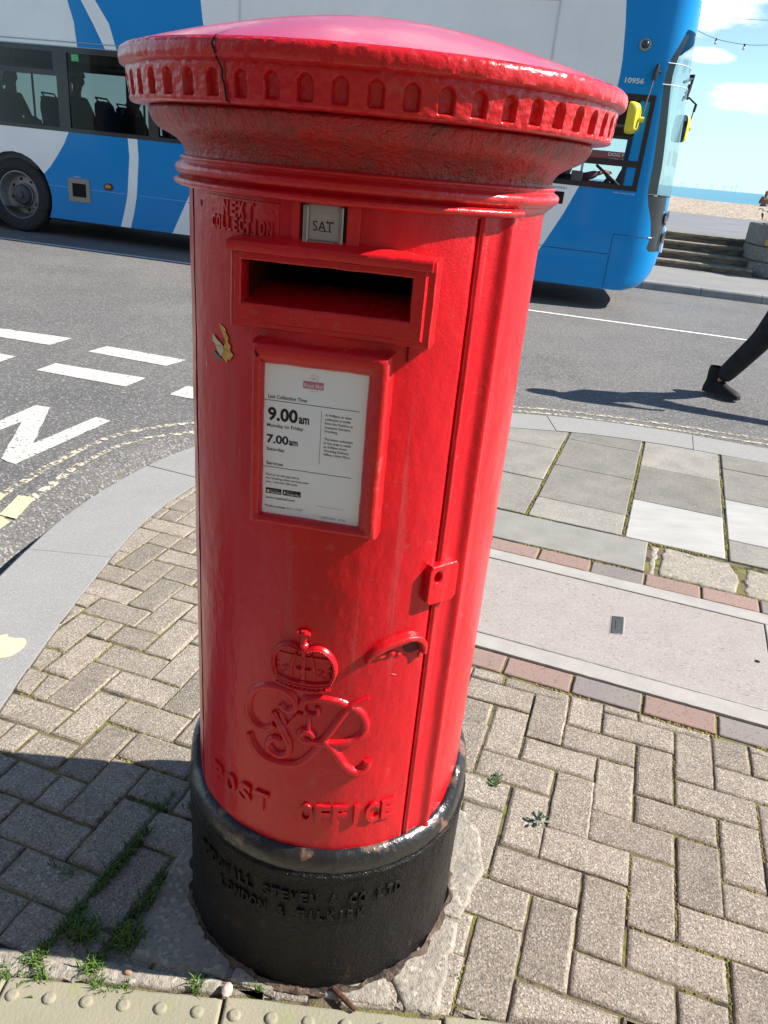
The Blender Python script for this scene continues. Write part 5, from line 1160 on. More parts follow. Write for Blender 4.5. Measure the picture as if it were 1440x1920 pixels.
# wheels
def wheel(s, v, out, rear=True):
    mb = MB(); fnr = lambda r, d: [W(s, v+out*d, .515)+UX*(r*math.cos(2*PI*k/48))+NX*(r*math.sin(2*PI*k/48)) for k in range(48)]
    rg = [fnr(r, d) for r, d in ((.34, .20), (.47, .20), (.508, .17), (.515, .13), (.514, .05), (.500, .012), (.47, .0), (.42, -.004), (.372, .0), (.345, .010), (.332, .030))]
    mb.grid(rg, closed=True); ty = mb.build('wheel', RUBBER, bus, sharp=50)
    mb = MB(); dish = ((.334, .026), (.330, .012), (.318, .010), (.308, .030), (.300, .07), (.285, .13), (.265, .16), (.235, .165), (.165, .150), (.160, .12), (.12, .10), (.05, .095)) if rear else ((.334, .026), (.32, .01), (.30, .03), (.28, .04), (.22, .01), (.12, -.01), (.11, -.06), (.04, -.07))
    rg = [fnr(r, d) for r, d in dish]; mb.grid(rg, closed=True); mb.fan(rg[-1], W(s, v+out*dish[-1][1], .515)); rm_ = mb.build('rim', RIM, ty, sharp=50)
    for k in range(8):
        mb = MB(); a = 2*PI*k/8+.2; c = W(s, v+out*(.158 if rear else .018), .515)+UX*(.212*math.cos(a))+NX*(.212*math.sin(a)); mb.fan([c+UX*(.026*math.cos(2*PI*q/12))+NX*(.026*math.sin(2*PI*q/12)) for q in range(12)], c)
        mb.build('vent_hole', DARK, rm_, smooth=False)
    if rear:
        mb = MB(); c0 = W(s, v+out*.09, .515)
        rg = [[W(s, v+out*d, .515)+UX*(r*math.cos(2*PI*k/24))+NX*(r*math.sin(2*PI*k/24)) for k in range(24)] for r, d in ((.150, .125), (.140, .075), (.120, .060), (.05, .055), (.048, .035), (.035, .03))]; mb.grid(rg, closed=True); mb.fan(rg[-1], W(s, v+out*.028, .515)); mb.build('hub', mat('greasy_hub', (.035, .035, .035), .5, col2=(.08, .08, .08), nscale=20, namt=.5), rm_, sharp=50)
for s_ in (SW1, SW2):
    wheel(s_, V0+.03, 1, s_ == SW1); wheel(s_, V1-.03, -1, s_ == SW1)
# mirrors: arms from the cant rail to yellow heads
YEL = mat('mirror_yellow', (.72, .62, .03), .45, coat=.3); MIR = mat('mirror_glass', (.55, .6, .6), .04, metal=1.)
def mirror_head(parent, c, w, h, d, tilt):
    q0 = tilt; UXm = (UX*math.cos(q0)+VX*math.sin(q0)); VXm = (VX*math.cos(q0)-UX*math.sin(q0))
    """c centre, w along u, d depth along v"""
    mb = MB(); rows = []
    for (f, g) in ((1., .0), (1.0, .3), (.93, .7), (.70, 1.0)):
        row = []
        for k in range(28):
            t = 2*PI*k/28; e = .45; x = math.copysign(abs(math.cos(t))**e, math.cos(t)); z = math.copysign(abs(math.sin(t))**e, math.sin(t))
            row.append(c+VXm*(x*d*f*.5)+NX*(z*h*f*.5)+UXm*(g*w-w*.5)+UXm*(.10*z*h*.0))
        rows.append(row)
    mb.grid(rows, closed=True); mb.fan(rows[-1], c+UXm*(w*.52)); o = mb.build('mirror_head', YEL, parent, sharp=50)
    mb = MB(); ring = [p-UXm*.002 for p in rows[0]]; mb.fan(ring, c-UXm*(w*.5+.002)); mb.build('mirror_glass', MIR, o, smooth=False)
    return o
vm = V0-.22; kf_ = (vm+3.91)/(V0+3.91)
def AP(s, h, v): k = (v+3.91)/(V0+3.91); return W(.827+(s-.827)*k, v, 1.5286+(h-1.5286)*k)
mb = MB(); mb.tube([AP(1.262, 2.775, V0-.05), AP(1.250, 2.70, V0-.06), AP(1.238, 2.615, V0-.06)], [.018, .034, .026], 8); mb.tube([W(1.30, V0+.02, 2.70), AP(1.255, 2.72, V0-.05)], .016, 8)
arm = mb.build('mirror_arm', BBLACK, bus)
mb = MB(); mb.tube([AP(1.240, 2.62, V0-.07), AP(1.215, 2.40, V0-.13), AP(1.195, 2.22, V0-.17), AP(1.178, 2.075, V0-.18)], .0095, 8); mb.build('mirror_rod', mat('grey_rod', (.14, .13, .12), .4, metal=.5), arm)
mb = MB(); mb.tube([AP(1.150, 2.205, V0-.18), AP(1.185, 2.205, V0-.18)], [.022, .026], 10); mb.tube([AP(1.180, 2.205, V0-.18), AP(1.225, 2.203, V0-.18)], [.032, .030], 10); mb.build('mirror_clamp', YEL, arm)
mirror_head(bus, AP(1.108, 2.215, V0-.18), .095, .335, .22, -.4)
vf = V1+.05
mb = MB()
for a, b, r in (((1.66, 2.685), (1.625, 2.68), .022), ((1.670, 2.70), (1.655, 2.52), .020), ((1.648, 2.60), (1.640, 2.46), .030), ((1.60, 2.47), (1.67, 2.46), .020), ((1.61, 2.52), (1.655, 2.50), .012), ((1.67, 2.47), (1.765, 2.405), .012), ((1.600, 2.43), (1.62, 2.47), .010), ((1.765, 2.41), (1.757, 2.33), .020)): mb.tube([AP(*a, vf), AP(*b, vf)], r, 8)
mb.tube([AP(1.66, 2.66, vf), AP(1.58, 2.62, V1-.3)], .02, 6)
arm2 = mb.build('mirror_arm', BBLACK, bus)
mb = MB(); mb.tube([AP(1.757, 2.36, vf), AP(1.742, 2.22, vf), AP(1.72, 2.04, vf)], .0095, 8); mb.build('mirror_rod', mat('grey_rod_far', (.14, .13, .12), .4, metal=.5), arm2)
mb = MB(); mb.tube([AP(1.705, 2.155, vf), AP(1.765, 2.155, vf)], .032, 10); mb.build('mirror_clamp', YEL, arm2)
mirror_head(bus, AP(1.667, 2.145, vf), .085, .36, .26, .75)
# interior: seats, poles
def seat(s, v, back=SEATB):
    mb = MB(); fn = lambda a, b, c: W(s+a, v+b, c)
    mb.box(fn, -.02, .42, -.21, .21, 1.20, 1.30, 0, bev=.03)
    rows = []
    for (z, x, w_, t_) in ((1.25, -.06, .21, .05), (1.5, -.10, .21, .05), (1.72, -.14, .20, .045), (1.82, -.16, .17, .04), (1.86, -.165, .12, .03)):
        rows.append([fn(x+t_*cx_, w_*cy_, z) for cx_, cy_ in ((1, -1), (1, 1), (-1, 1), (-1, -1))])
    mb.grid(rows, 0, closed=True); mb.fan(rows[-1], fn(-.166, 0, 1.865)); st_ = mb.build('seat', back, bus, sharp=50)
    mb = MB(); mb.box(fn, .0, .35, -.18, .18, .92, 1.19); mb.build('seat_pedestal', SEATD, st_, smooth=False)
    mb = MB(); mb.tube([fn(-.14, -.14, 1.83), fn(-.20, -.14, 1.90), fn(-.20, .14, 1.90), fn(-.14, .14, 1.83)], .012, 6); mb.build('grab_handle', SEATD, st_)
for s_ in (-9.3, -8.15, -7.55, -6.75, -5.9, -4.9, -4.1, -3.2):
    for v in (V0+.30, V1-.30): seat(s_, v)
for s_ in (-8.9, -7.2, -6.3, -5.3): seat(s_, V1-.76)
for (s_, v, m_) in ((-7.72, V0+.62, 0), (-7.42, V0+.62, 0), (-5.62, V0+.62, 0), (-4.3, V0+.65, 0), (-8.9, V0+.62, 0), (-5.85, V1-.62, 0)):
    mb = MB(); mb.tube([W(s_, v, .92), W(s_, v, 2.44)], .017, 8); mb.build('grab_pole', mat('pole_grey', (.40, .38, .34), .35, metal=.3) if s_ == -7.72 else bpy.data.materials['pole_grey'], bus)
mb = MB(); mb.tube([W(S0+.3, VC+.3, 2.30), W(-.8, VC+.3, 2.30)], .015, 8); mb.build('ceiling_rail', bpy.data.materials['pole_grey'], bus)

# ================================================================ PEOPLE
def skin_mesh(name, V, E_, R__, m, parent=None, sub=2, root=0):
    me = bpy.data.meshes.new('k'); me.from_pydata([tuple(v) for v in V], E_, []); o = bpy.data.objects.new('k', me); COL.objects.link(o)
    md = o.modifiers.new('s', 'SKIN'); md.use_smooth_shade = True
    sv = me.skin_vertices[0].data if len(me.skin_vertices) else None
    for i, r in enumerate(R__):
        sv[i].radius = r if isinstance(r, tuple) else (r, r); sv[i].use_root = (i == root)
    ms = o.modifiers.new('u', 'SUBSURF'); ms.levels = sub; ms.render_levels = sub
    dg = bpy.context.evaluated_depsgraph_get(); dg.update(); m2 = bpy.data.meshes.new_from_object(o.evaluated_get(dg))
    vs = [v.co.copy() for v in m2.vertices]; fs = [tuple(p.vertices) for p in m2.polygons]; bpy.data.objects.remove(o); bpy.data.meshes.remove(me); bpy.data.meshes.remove(m2)
    return obj(name, vs, fs, m, parent, sharp=180)
SKIN = mat('skin', (.50, .29, .20), .55, col2=(.44, .24, .17), nscale=20, namt=.4)
def person(label, J, clothes, hair, group=None, fingers=True, sc=1.0, shoes=None):
    """J: joints in world space: hip, chest, neck, head, and L/R shoulder elbow wrist, hip knee ankle toe"""
    base_ = Vector((J['hip'].x, J['hip'].y, min(J['aL'].z, J['aR'].z)-.08))
    t = thing('person', label, 'person', base_, group)
    shoes_on = clothes[2] is not None
    V = [J['hip'], J['hip'].lerp(J['chest'], .5), J['chest'], J['neck'], J['head']-Vector((0, 0, .02)), J['head']+Vector((0, 0, .075))]; R__ = [(.13, .10), (.125, .10), (.15, .11), .055, .075, .07]; E_ = [(0, 1), (1, 2), (2, 3), (3, 4), (4, 5)]
    for s in 'LR':
        b = len(V); V += [J['s'+s], J['e'+s], J['w'+s], J['w'+s]+(J['w'+s]-J['e'+s]).normalized()*.07]; R__ += [.055, .042, .027, (.036, .018)]; E_ += [(2, b), (b, b+1), (b+1, b+2), (b+2, b+3)]
        if fingers:
            d = (J['w'+s]-J['e'+s]).normalized(); side = d.cross(Vector((0, 0, 1))).normalized() if abs(d.z) < .95 else Vector((1, 0, 0)); dn_ = d.cross(side).normalized()
            if dn_.z > 0: dn_ = -dn_
            for k, ln in enumerate((.075, .085, .08, .062)):
                p0 = J['w'+s]+d*.085+side*(.027-.018*k); q = len(V); V += [p0, p0+d*ln*.5+dn_*.012, p0+d*ln*.62+dn_*.045]; R__ += [.0095, .0085, .007]; E_ += [(b+3, q), (q, q+1), (q+1, q+2)]
            q = len(V); p0 = J['w'+s]+d*.035+side*.035; V += [p0, p0+d*.035+side*.018+dn_*.02, p0+d*.06+side*.012+dn_*.04]; R__ += [.012, .010, .008]; E_ += [(b+3, q), (q, q+1), (q+1, q+2)]
        c = len(V); V += [J['h'+s], J['k'+s], J['a'+s], J['a'+s]+(J['t'+s]-J['a'+s])*(.25 if shoes_on else .8)-Vector((0, 0, .05 if shoes_on else 0))]; R__ += [.085, .058, .036, (.026, .020)]; E_ += [(0, c), (c, c+1), (c+1, c+2), (c+2, c+3)]
    body = skin_mesh('body', V, E_, R__, SKIN, t)
    f = (J['face']-J['head']).normalized(); sd = f.cross(Vector((0, 0, 1))).normalized(); upv = sd.cross(f).normalized()
    # head details: nose, eyes, mouth, ears
    def ell(mb, c, a, b_, c_, n=10, mi=0):
        rows = [[c+sd*(a*math.sin(PI*i/n)*math.cos(2*PI*k/14))+f*(b_*math.sin(PI*i/n)*math.sin(2*PI*k/14))+upv*(c_*math.cos(PI*i/n)) for k in range(14)] for i in range(1, n)]
        mb.grid(rows, mi, closed=True); mb.fan(rows[0], c+upv*c_, mi); mb.fan(rows[-1], c-upv*c_, mi)
    h0 = J['head']+Vector((0, 0, .03))
    mb = MB(); ell(mb, h0, .076, .092, .112); ell(mb, h0+f*.094-upv*.012, .012, .018, .022); ell(mb, h0+sd*.078-upv*.01, .008, .018, .03); ell(mb, h0-sd*.078-upv*.01, .008, .018, .03); mb.build('head', SKIN, body, sharp=180)
    mb = MB(); ell(mb, h0+f*.083+sd*.03+upv*.012, .011, .008, .006); ell(mb, h0+f*.083-sd*.03+upv*.012, .011, .008, .006); ell(mb, h0+f*.083-upv*.052, .022, .008, .005, mi=1); mb.build('face_features', [INK, mat('lips', (.35, .12, .10), .5)], body)
    if hair:
        mb = MB(); hm, ln = hair; c = h0-f*.018+upv*.022; rows = []
        for i in range(1, 8):
            th = PI*.56*i/7; rows.append([c+(sd*(.088*math.sin(th)*math.cos(2*PI*k/20))+f*(.100*math.sin(th)*math.sin(2*PI*k/20)*(1 if math.sin(2*PI*k/20) < 0 else .80)))+upv*(.108*math.cos(th)-(ln*(.5-.5*math.sin(2*PI*k/20)) if i == 7 else 0))+sd*(.006*fbm(k*.9, i)) for k in range(20)])
        mb.grid(rows, closed=True); mb.fan(rows[0], c+upv*.108); mb.build('hair', hm, t, sharp=180)
    tm, jm, bmt = clothes
    V = [J['hip']+Vector((0, 0, .06)), J['hip']]; R__ = [(.155, .125), (.165, .135)]; E_ = [(0, 1)]
    for s in 'LR':
        c = len(V); ank = J['a'+s].lerp(J['k'+s], .03); V += [J['h'+s]-Vector((0, 0, .03)), J['h'+s].lerp(J['k'+s], .55), J['k'+s], J['k'+s].lerp(J['a'+s], .5), ank]; R__ += [.112, .104, .092, .084, .072]; E_ += [(1, c), (c, c+1), (c+1, c+2), (c+2, c+3), (c+3, c+4)]
    skin_mesh('trousers', V, E_, R__, tm, t, root=1)
    V = [J['hip']+Vector((0, 0, .02)), J['hip'].lerp(J['chest'], .5), J['chest'], J['chest'].lerp(J['neck'], .72)]; R__ = [(.17, .14), (.165, .135), (.185, .135), (.075, .07)]; E_ = [(0, 1), (1, 2), (2, 3)]
    for s in 'LR':
        c = len(V); V += [J['s'+s], J['e'+s], J['w'+s].lerp(J['e'+s], .12)]; R__ += [.078, .062, .046]; E_ += [(2, c), (c, c+1), (c+1, c+2)]
    if jm: skin_mesh('jacket', V, E_, R__, jm, t, root=2)
    if bmt:
        for s in 'LR': shoe(J['a'+s], J['t'+s], bmt, t)
    return t
def shoe(a, t_, mts, parent):
    """boot-trainer: profile swept from heel to toe"""
    d = Vector((t_.x-a.x, t_.y-a.y, max(t_.z-a.z, 0))); L_ = d.length; d.normalize(); zz = Vector((0, 0, 1)); zz = (zz-d*zz.dot(d)).normalized(); sd = d.cross(zz)
    low = a-zz*.105-d*.02 if abs(d.z) < .99 else a
    sole = low
    sta = [(-.088, .032, .065), (-.078, .040, .095), (-.04, .046, .125), (.02, .048, .130), (.07, .050, .108), (.13, .053, .080), (.18, .053, .066), (.215, .043, .052), (.234, .022, .036)]
    mb = MB(); rows = []
    for x, w_, h_ in sta:
        rows.append([sole+d*x+sd*(w_*cx_)+zz*(.022+(h_-.022)*cz_) for cx_, cz_ in ((-1, 0), (-1.0, .4), (-.78, .8), (-.35, 1), (.35, 1), (.78, .8), (1.0, .4), (1, 0))])
    mb.grid(rows); mb.add(rows[0], [tuple(range(8))]); mb.add(rows[-1], [tuple(range(8))])
    col = [[sole+d*(-.022+lx+.062*math.cos(q))+sd*(.054*math.sin(q))+zz*z for q in [2*PI*k/14 for k in range(14)]] for z, lx in ((.06, .0), (.11, .0), (.17, -.002), (.215, .006))]; mb.grid(col, closed=True); o = mb.build('shoe', mts[0], parent, sharp=60)
    mb = MB(); rows = [[sole+d*x+sd*(w_*1.06*cx_)+zz*cz_ for cx_, cz_ in ((-1, 0), (-1, .022), (1, .022), (1, 0))] for x, w_, h_ in sta]; mb.grid(rows, closed=True); mb.add(rows[0], [(0, 1, 2, 3)]); mb.add(rows[-1], [(0, 1, 2, 3)]); mb.build('sole', mts[1], o, sharp=40)
    mb = MB()
    for k in range(5): x = .035+k*.024; h_ = .108-.55*(x-.02)*.8+.004; mb.tube([sole+d*(x-.008)+sd*-.03+zz*(h_-.01), sole+d*x+zz*(h_+.004), sole+d*(x-.008)+sd*.03+zz*(h_-.01)], .0035, 5)
    for s_ in (-1, 1): mb.tube([sole+d*.03+zz*.118, sole+d*.045+sd*(.02*s_)+zz*.145, sole+d*.065+sd*(.04*s_)+zz*.13, sole+d*.04+sd*(.012*s_)+zz*.115], .003, 5)
    mb.tube([sole-d*.072+zz*.14, sole-d*.092+zz*.16, sole-d*.075+zz*.172], .0045, 5)
    mb.build('laces', mts[2], o)
DENIM = mat('black_denim', (.008, .009, .013), .8, col2=(.018, .020, .027), nscale=14, namt=.8, bump=1., bscale=13, bdist=.03); GREYT = mat('grey_jersey', (.30, .33, .36), .85, bump=.4, bscale=20, bdist=.01)
SHOEM = (mat('black_suede', (.006, .006, .007), .75), mat('black_sole', (.012, .012, .013), .6, bump=.3, bscale=90, bdist=.002), mat('black_lace', (.02, .02, .02), .7))
def JW(**k): return {a: W(*b) for a, b in k.items()}
pj = JW(hip=(2.47, 2.50, .95), chest=(2.53, 2.43, 1.33), neck=(2.55, 2.41, 1.50), head=(2.57, 2.40, 1.62), face=(2.70, 2.28, 1.61),
        hL=(2.42, 2.58, .90), kL=(2.315, 2.66, .53), aL=(2.095, 2.77, .125), tL=(2.255, 2.62, .065), hR=(2.50, 2.42, .90), kR=(2.72, 2.28, .53), aR=(2.86, 2.14, .12), tR=(3.02, 2.00, .17),
        sL=(2.62, 2.58, 1.41), eL=(2.66, 2.62, 1.14), wL=(2.80, 2.50, .94), sR=(2.46, 2.28, 1.41), eR=(2.42, 2.24, 1.14), wR=(2.44, 2.20, .90))
person('person in dark jeans and black lace-up trainers striding across the road', pj, (DENIM, GREYT, SHOEM), (mat('dark_hair', (.02, .014, .01), .6), .04))
def seated(s, v, z, yaw, mat_j, mat_t, hair, label, group, hat=None, hand=None, hs=1., fingers=False):
    """seat height z above the road; yaw 0 faces the front of the bus"""
    c, sn = math.cos(yaw), math.sin(yaw)
    def q(a, b_, h): return W(s+(a*c-b_*sn)*hs, v+(a*sn+b_*c)*hs, z+h*hs)
    J = dict(hip=q(0, 0, .10), chest=q(-.02, 0, .42), neck=q(0, 0, .60), head=q(.03, 0, .72), face=q(.25, 0, .68))
    for sg, k in ((1, 'L'), (-1, 'R')):
        J['h'+k] = q(.02, .10*sg, .08); J['k'+k] = q(.42, .12*sg, .08); J['a'+k] = q(.44, .12*sg, -.30); J['t'+k] = q(.60, .12*sg, -.36)
        J['s'+k] = q(-.02, .19*sg, .50); J['e'+k] = q(.08, .25*sg, .24); J['w'+k] = q(.30, .16*sg, .22)
    if hand: J['wR'] = hand[1]; J['eR'] = hand[0]
    t = person(label, J, (mat_t, mat_j, None), hair, group, fingers=fingers)
    if hat:
        mb = MB(); c0 = J['head']+Vector((0, 0, .075)); rows = []
        for i in range(1, 8): th = PI*.52*i/7; rows.append([c0+Vector((math.cos(2*PI*k/18)*.105*math.sin(th), math.sin(2*PI*k/18)*.105*math.sin(th), .095*math.cos(th))) for k in range(18)])
        mb.grid(rows, closed=True); mb.fan(rows[0], c0+Vector((0, 0, .095))); mb.build('cap', hat, t)
    return t
JB = mat('black_coat', (.008, .008, .01), .8); JG = mat('dark_grey_coat', (.03, .03, .035), .8)
FAIR = mat('fair_hair', (.34, .28, .20), .6); WHT = mat('knit_hat', (.42, .40, .33), .85)
seated(-7.68, V0+.45, 1.30, 0, JB, JG, (FAIR, .16), 'bus passenger in dark coat with long fair hair seen through the left bus window', None, hs=1.05)
seated(-6.62, V0+.50, 1.30, 0, JB, JG, (JG, .06), 'bus passenger in a black coat and pale knitted hat at the middle bus window', None, hat=WHT, hs=1.08)
seated(-5.98, V0+.95, 1.22, 0, JG, JG, (JB, .03), 'short bus passenger whose dark head shows beside the post box rim', None, hs=.95)
seated(.42, V0+.58, .98, 0, mat('driver_shirt', (.05, .06, .09), .8), JG, (JB, .02), 'bus driver sitting in the cab with one bare arm stretched to the steering wheel', None, hand=(W(.56, V0+.30, 1.50), W(.86, V0+.48, 1.605)), fingers=True)
# people on the shingle crest
seated(9.55, 43.2, .98, 1.4, mat('brown_top', (.16, .10, .08), .8), mat('blue_jeans_far', (.04, .06, .10), .8), (mat('brown_hair', (.14, .07, .04), .6), .22), 'person with long brown hair in a brown top sitting on the shingle above the sea', 'people on the beach', hs=.92)
seated(10.55, 43.6, .90, 1.6, mat('navy_top', (.02, .03, .07), .8), mat('blue_jeans_far2', (.03, .04, .08), .8), (mat('black_hair_far', (.02, .02, .02), .6), .05), 'person in a navy top sitting at the right picture edge on the shingle', 'people on the beach', hs=.85)

# ================================================================ SEAFRONT FURNITURE
CONCB = mat('planter_concrete', (.27, .26, .22), .92, col2=(.20, .195, .17), nscale=7, namt=.7, vor=[(60, (.13, .13, .11), .6, .7), (48, (.4, .38, .34), .6, .86)], bump=1., bscale=40, bdist=.01)
pl = thing('concrete_planter', 'large octagonal grey concrete planter of three stacked blocks beside the steps', 'planter', W(4.6, 13.0, .12))
for k, (z0, z1) in enumerate(((.12, .385), (.395, .665), (.675, 1.05))):
    mb = MB(); rows = []; c = (4.72, 13.15); n_ = 8
    for (r, z) in ((.86, z0), (.885, z0+.02), (.885, z1-.02), (.865, z1)):
        rows.append([W(c[0]+r*math.cos(PI/8+PI/4*q+.12), c[1]+r*math.sin(PI/8+PI/4*q+.12), z) for q in range(n_)])
    mb.grid(rows, closed=True)
    if k == 2:
        inn = [W(c[0]+.70*math.cos(PI/8+PI/4*q+.12), c[1]+.70*math.sin(PI/8+PI/4*q+.12), z1) for q in range(n_)]; inn2 = [W(c[0]+.68*math.cos(PI/8+PI/4*q+.12), c[1]+.68*math.sin(PI/8+PI/4*q+.12), z1-.1) for q in range(n_)]; mb.grid([rows[-1], inn, inn2], closed=True); mb.fan(inn2, W(c[0], c[1], z1-.1))
    else: mb.fan(rows[-1], W(c[0], c[1], z1))
    mb.build('planter_ring', CONCB, pl, sharp=30)
mb = MB(); mb.box(lambda a, b, c: W(4.07+a, 12.47+b-a*.0, c), 0, .13, 0, .01, .70, .80); mb.build('yellow_plate', mat('ochre_plate', (.5, .3, .06), .6), pl, smooth=False)
random.seed(4)
def leafclump(mb, c, r, n, ln, wd, up_=.5):
    for _ in range(n):
        a = random.uniform(0, 2*PI); e = random.uniform(.1, 1.3); o_ = Vector((math.cos(a)*math.cos(e), math.sin(a)*math.cos(e), math.sin(e)*up_+.1))
        p = c+Vector((random.gauss(0, r*.4), random.gauss(0, r*.4), abs(random.gauss(0, r*.3)))); l_ = ln*random.uniform(.6, 1.3); s_ = o_.cross(Vector((0, 0, 1))).normalized()*wd*random.uniform(.7, 1.2)
        m_ = p+o_*l_*.5+Vector((0, 0, l_*.1)); mb.add([p, m_+s_, p+o_*l_-Vector((0, 0, l_*.15)), m_-s_], [(0, 1, 2, 3)])
mb = MB(); leafclump(mb, W(4.72, 13.15, 1.0), .75, 420, .26, .035, .8)
tag(mb.build('shrub', LEAF, None, loc=tuple(W(4.72, 13.15, 1.0)), smooth=False), 'leafy green shrub growing in the concrete planter at the right edge', 'shrub')
# beach sign seen through the cab window
sg = thing('beach_sign', 'red beach sign board with white lettering seen through the bus cab window', 'sign', W(1.05, 13.0, .12))
mb = MB(); mb.box(lambda a, b, c: W(a, b, c), .40, 1.95, 12.99, 13.01, 1.80, 2.035, bev=.003); sb = mb.build('sign_board', mat('sign_red', (.30, .06, .05), .6), sg, smooth=False)
mb = MB()
vs, fs = text2d('DOG FREE BEACH', .80, .060, bold=.02); mb.add([W(.945+v.x, 12.985, 1.955+v.y) for v in vs], fs)
vs, fs = text2d('1st May - 30th September', .62, .032); mb.add([W(.985+v.x, 12.985, 1.890+v.y) for v in vs], fs); mb.build('sign_lettering', WHITEINK, sb, smooth=False)
for u in (.5, 1.85): mb = MB(); mb.tube([W(u, 13.03, .12), W(u, 13.03, 2.1)], .025, 8); mb.build('post', STEEL, sg)
# festoon lights on the seafront
ll = thing('festoon_lights', 'string of bare bulbs on a sagging black cable against the sky', 'string lights', W(3, 14, 4.2))
FP_ = [(-7, 5.2), (-3, 4.35), (0, 4.28), (1.2, 4.42), (1.924, 4.328), (2.015, 4.288), (2.510, 4.132), (3.035, 4.074), (3.437, 4.090), (4.1, 4.16), (5.2, 4.5), (7, 5.3)]
P = cat([(u, h, 0) for u, h in FP_[3:]], 6)
mb = MB(); mb.tube([W(p.x, 14, p.y) for p in P], .0045, 5); mb.build('cable', mat('cable_black', (.01, .01, .012), .6), ll)
bulbm = mat('bulb_glass', (.75, .76, .74), .1, spec=.6, coat=.5); capm = bpy.data.materials['cable_black']
for k, (u, h) in enumerate(((2.015, 4.288), (2.510, 4.132), (3.035, 4.074), (3.55, 4.100), (4.06, 4.155), (4.6, 4.28))):
    mb = MB(); c = W(u, 14, h); mb.tube([c-NX*-.01, c-NX*.035], .016, 8); hld = mb.build('bulb_holder', capm, ll)
    mb = MB(); rows = [[c-NX*(.035+d)+UX*(r*math.cos(2*PI*q/12))+VX*(r*math.sin(2*PI*q/12)) for q in range(12)] for r, d in ((.012, 0), (.022, .012), (.029, .030), (.026, .046), (.013, .058))]; mb.grid(rows, closed=True); mb.fan(rows[-1], c-NX*.096); mb.build('bulb', bulbm, hld)
mb = MB(); P = cat([(u, h, 0) for u, h in [(-4, 4.62), (0, 4.50), (1.91, 4.470), (2.49, 4.478), (3.335, 4.478), (5, 4.52), (7, 4.62)]], 6)
mb.tube([W(p.x, 14.0, p.y) for p in P], .0035, 5); o = mb.build('support_wire', mat('wire_grey', (.12, .12, .13), .5), None, loc=tuple(W(0, 14, 4.5))); tag(o, 'thin straight wire strung level above the sagging bulbs', 'wire')
for u in (-4., 7.):
    t = thing('lamp_column', 'dark painted seafront lamp column that carries the festoon cables, %s' % ('hidden beyond the bus' if u < 0 else 'outside the right picture edge'), 'lamp post', W(u, 14, .12), 'lamp columns on the seafront')
    mb = MB(); mb.tube([W(u, 14, .7), W(u, 14, 1.4), W(u, 14, 1.45), W(u, 14, 6.2)], [.11, .10, .065, .045], 12); mb.build('column', BBLACK, t)
    mb = MB(); rows = [[W(u, 14, h)+UX*(r*math.cos(2*PI*q/14))+VX*(r*math.sin(2*PI*q/14)) for q in range(14)] for r, h in ((.06, 6.2), (.2, 6.3), (.24, 6.5), (.15, 6.66), (.03, 6.72))]; mb.grid(rows, closed=True); mb.build('lantern', BBLACK, t)
# wind turbines on the horizon
TURB = mat('turbine_hazed', (.62, .72, .76), .6)  # sky-toned colour: the distance haze is painted into the turbines
random.seed(9); proto = None
def turb(x, y, hgt):
    t = thing('wind_turbine', 'faint distant wind turbine on the sea horizon', 'wind turbine', (x, y, -3), 'offshore wind turbines on the horizon')
    mb = MB(); mb.tube([(x, y, -3), (x, y, -3+hgt)], [2.2, 1.2], 6); mb.build('tower', TURB, t)
    for k in range(3):
        a = 2*PI*k/3+random.random()*2; mb = MB(); c = Vector((x, y-3, -3+hgt)); mb.tube([c, c+Vector((math.sin(a)*hgt*.6, 0, math.cos(a)*hgt*.6))], [1.2, .4], 5); mb.build('blade', TURB, t)
for px_ in (1256, 1262, 1270, 1281, 1338, 1344, 1352, 1360, 1366, 1341, 1357, 1424):
    d = fw+CR*((px_-720)/FPX)+CU*((960-350)/FPX); k = 6500/d.y; turb(d.x*k, 6500+random.uniform(-200, 900), 32 if px_ < 1400 else 42)

# ================================================================ SMALL GROWTH AND BITS ON THE PAVING
random.seed(17)
def blades(mb, c, n, r, ln, lean=.6, wd=.0016, dirx=None):
    for _ in range(n):
        a = random.uniform(0, 2*PI); p = Vector((c[0]+random.gauss(0, r), c[1]+random.gauss(0, r), -.004)); l_ = ln*random.uniform(.5, 1.3); w_ = wd*random.uniform(.7, 1.3)
        o_ = Vector((math.cos(a), math.sin(a), 0)); s_ = Vector((-o_.y, o_.x, 0))*w_; k1 = random.uniform(.2, lean)
        p1 = p+o_*l_*.35*k1+Vector((0, 0, l_*.5)); p2 = p+o_*l_*(.9*k1+.1)+Vector((0, 0, l_*.75*(1.15-k1*.6)))
        mb.add([p-s_, p+s_, p1+s_*.8, p1-s_*.8, p2], [(0, 1, 2, 3), (3, 2, 4)])
gr = MB()
def joint(a, b, dens, ln, r=.005):
    L_ = math.dist(a, b); n = int(L_/.012)
    for k in range(n+1):
        t = k/max(n, 1); p = (a[0]+(b[0]-a[0])*t, a[1]+(b[1]-a[1])*t)
        if fbm(p[0]*22, p[1]*22, 3) > -.22: blades(gr, p, dens, r, ln*(1+.6*fbm(p[0]*30, p[1]*30)))
GJ = [((-.468, 1.252), (-.572, .945), 26, .024, .0062), ((-.394, 1.140), (-.462, .940), 24, .023, .0060), ((-.431, 1.399), (-.458, 1.309), 9, .013, .004), ((-.405, 1.49), (-.431, 1.40), 5, .010, .003), ((-.560, 1.344), (-.596, 1.252), 6, .010, .003), ((-.538, 1.353), (-.462, 1.325), 7, .010, .003), ((-.57, 1.13), (-.64, 1.15), 7, .011, .003), ((-.46, 1.52), (-.51, 1.35), 3, .008, .003)]
for g in GJ: joint(*g)
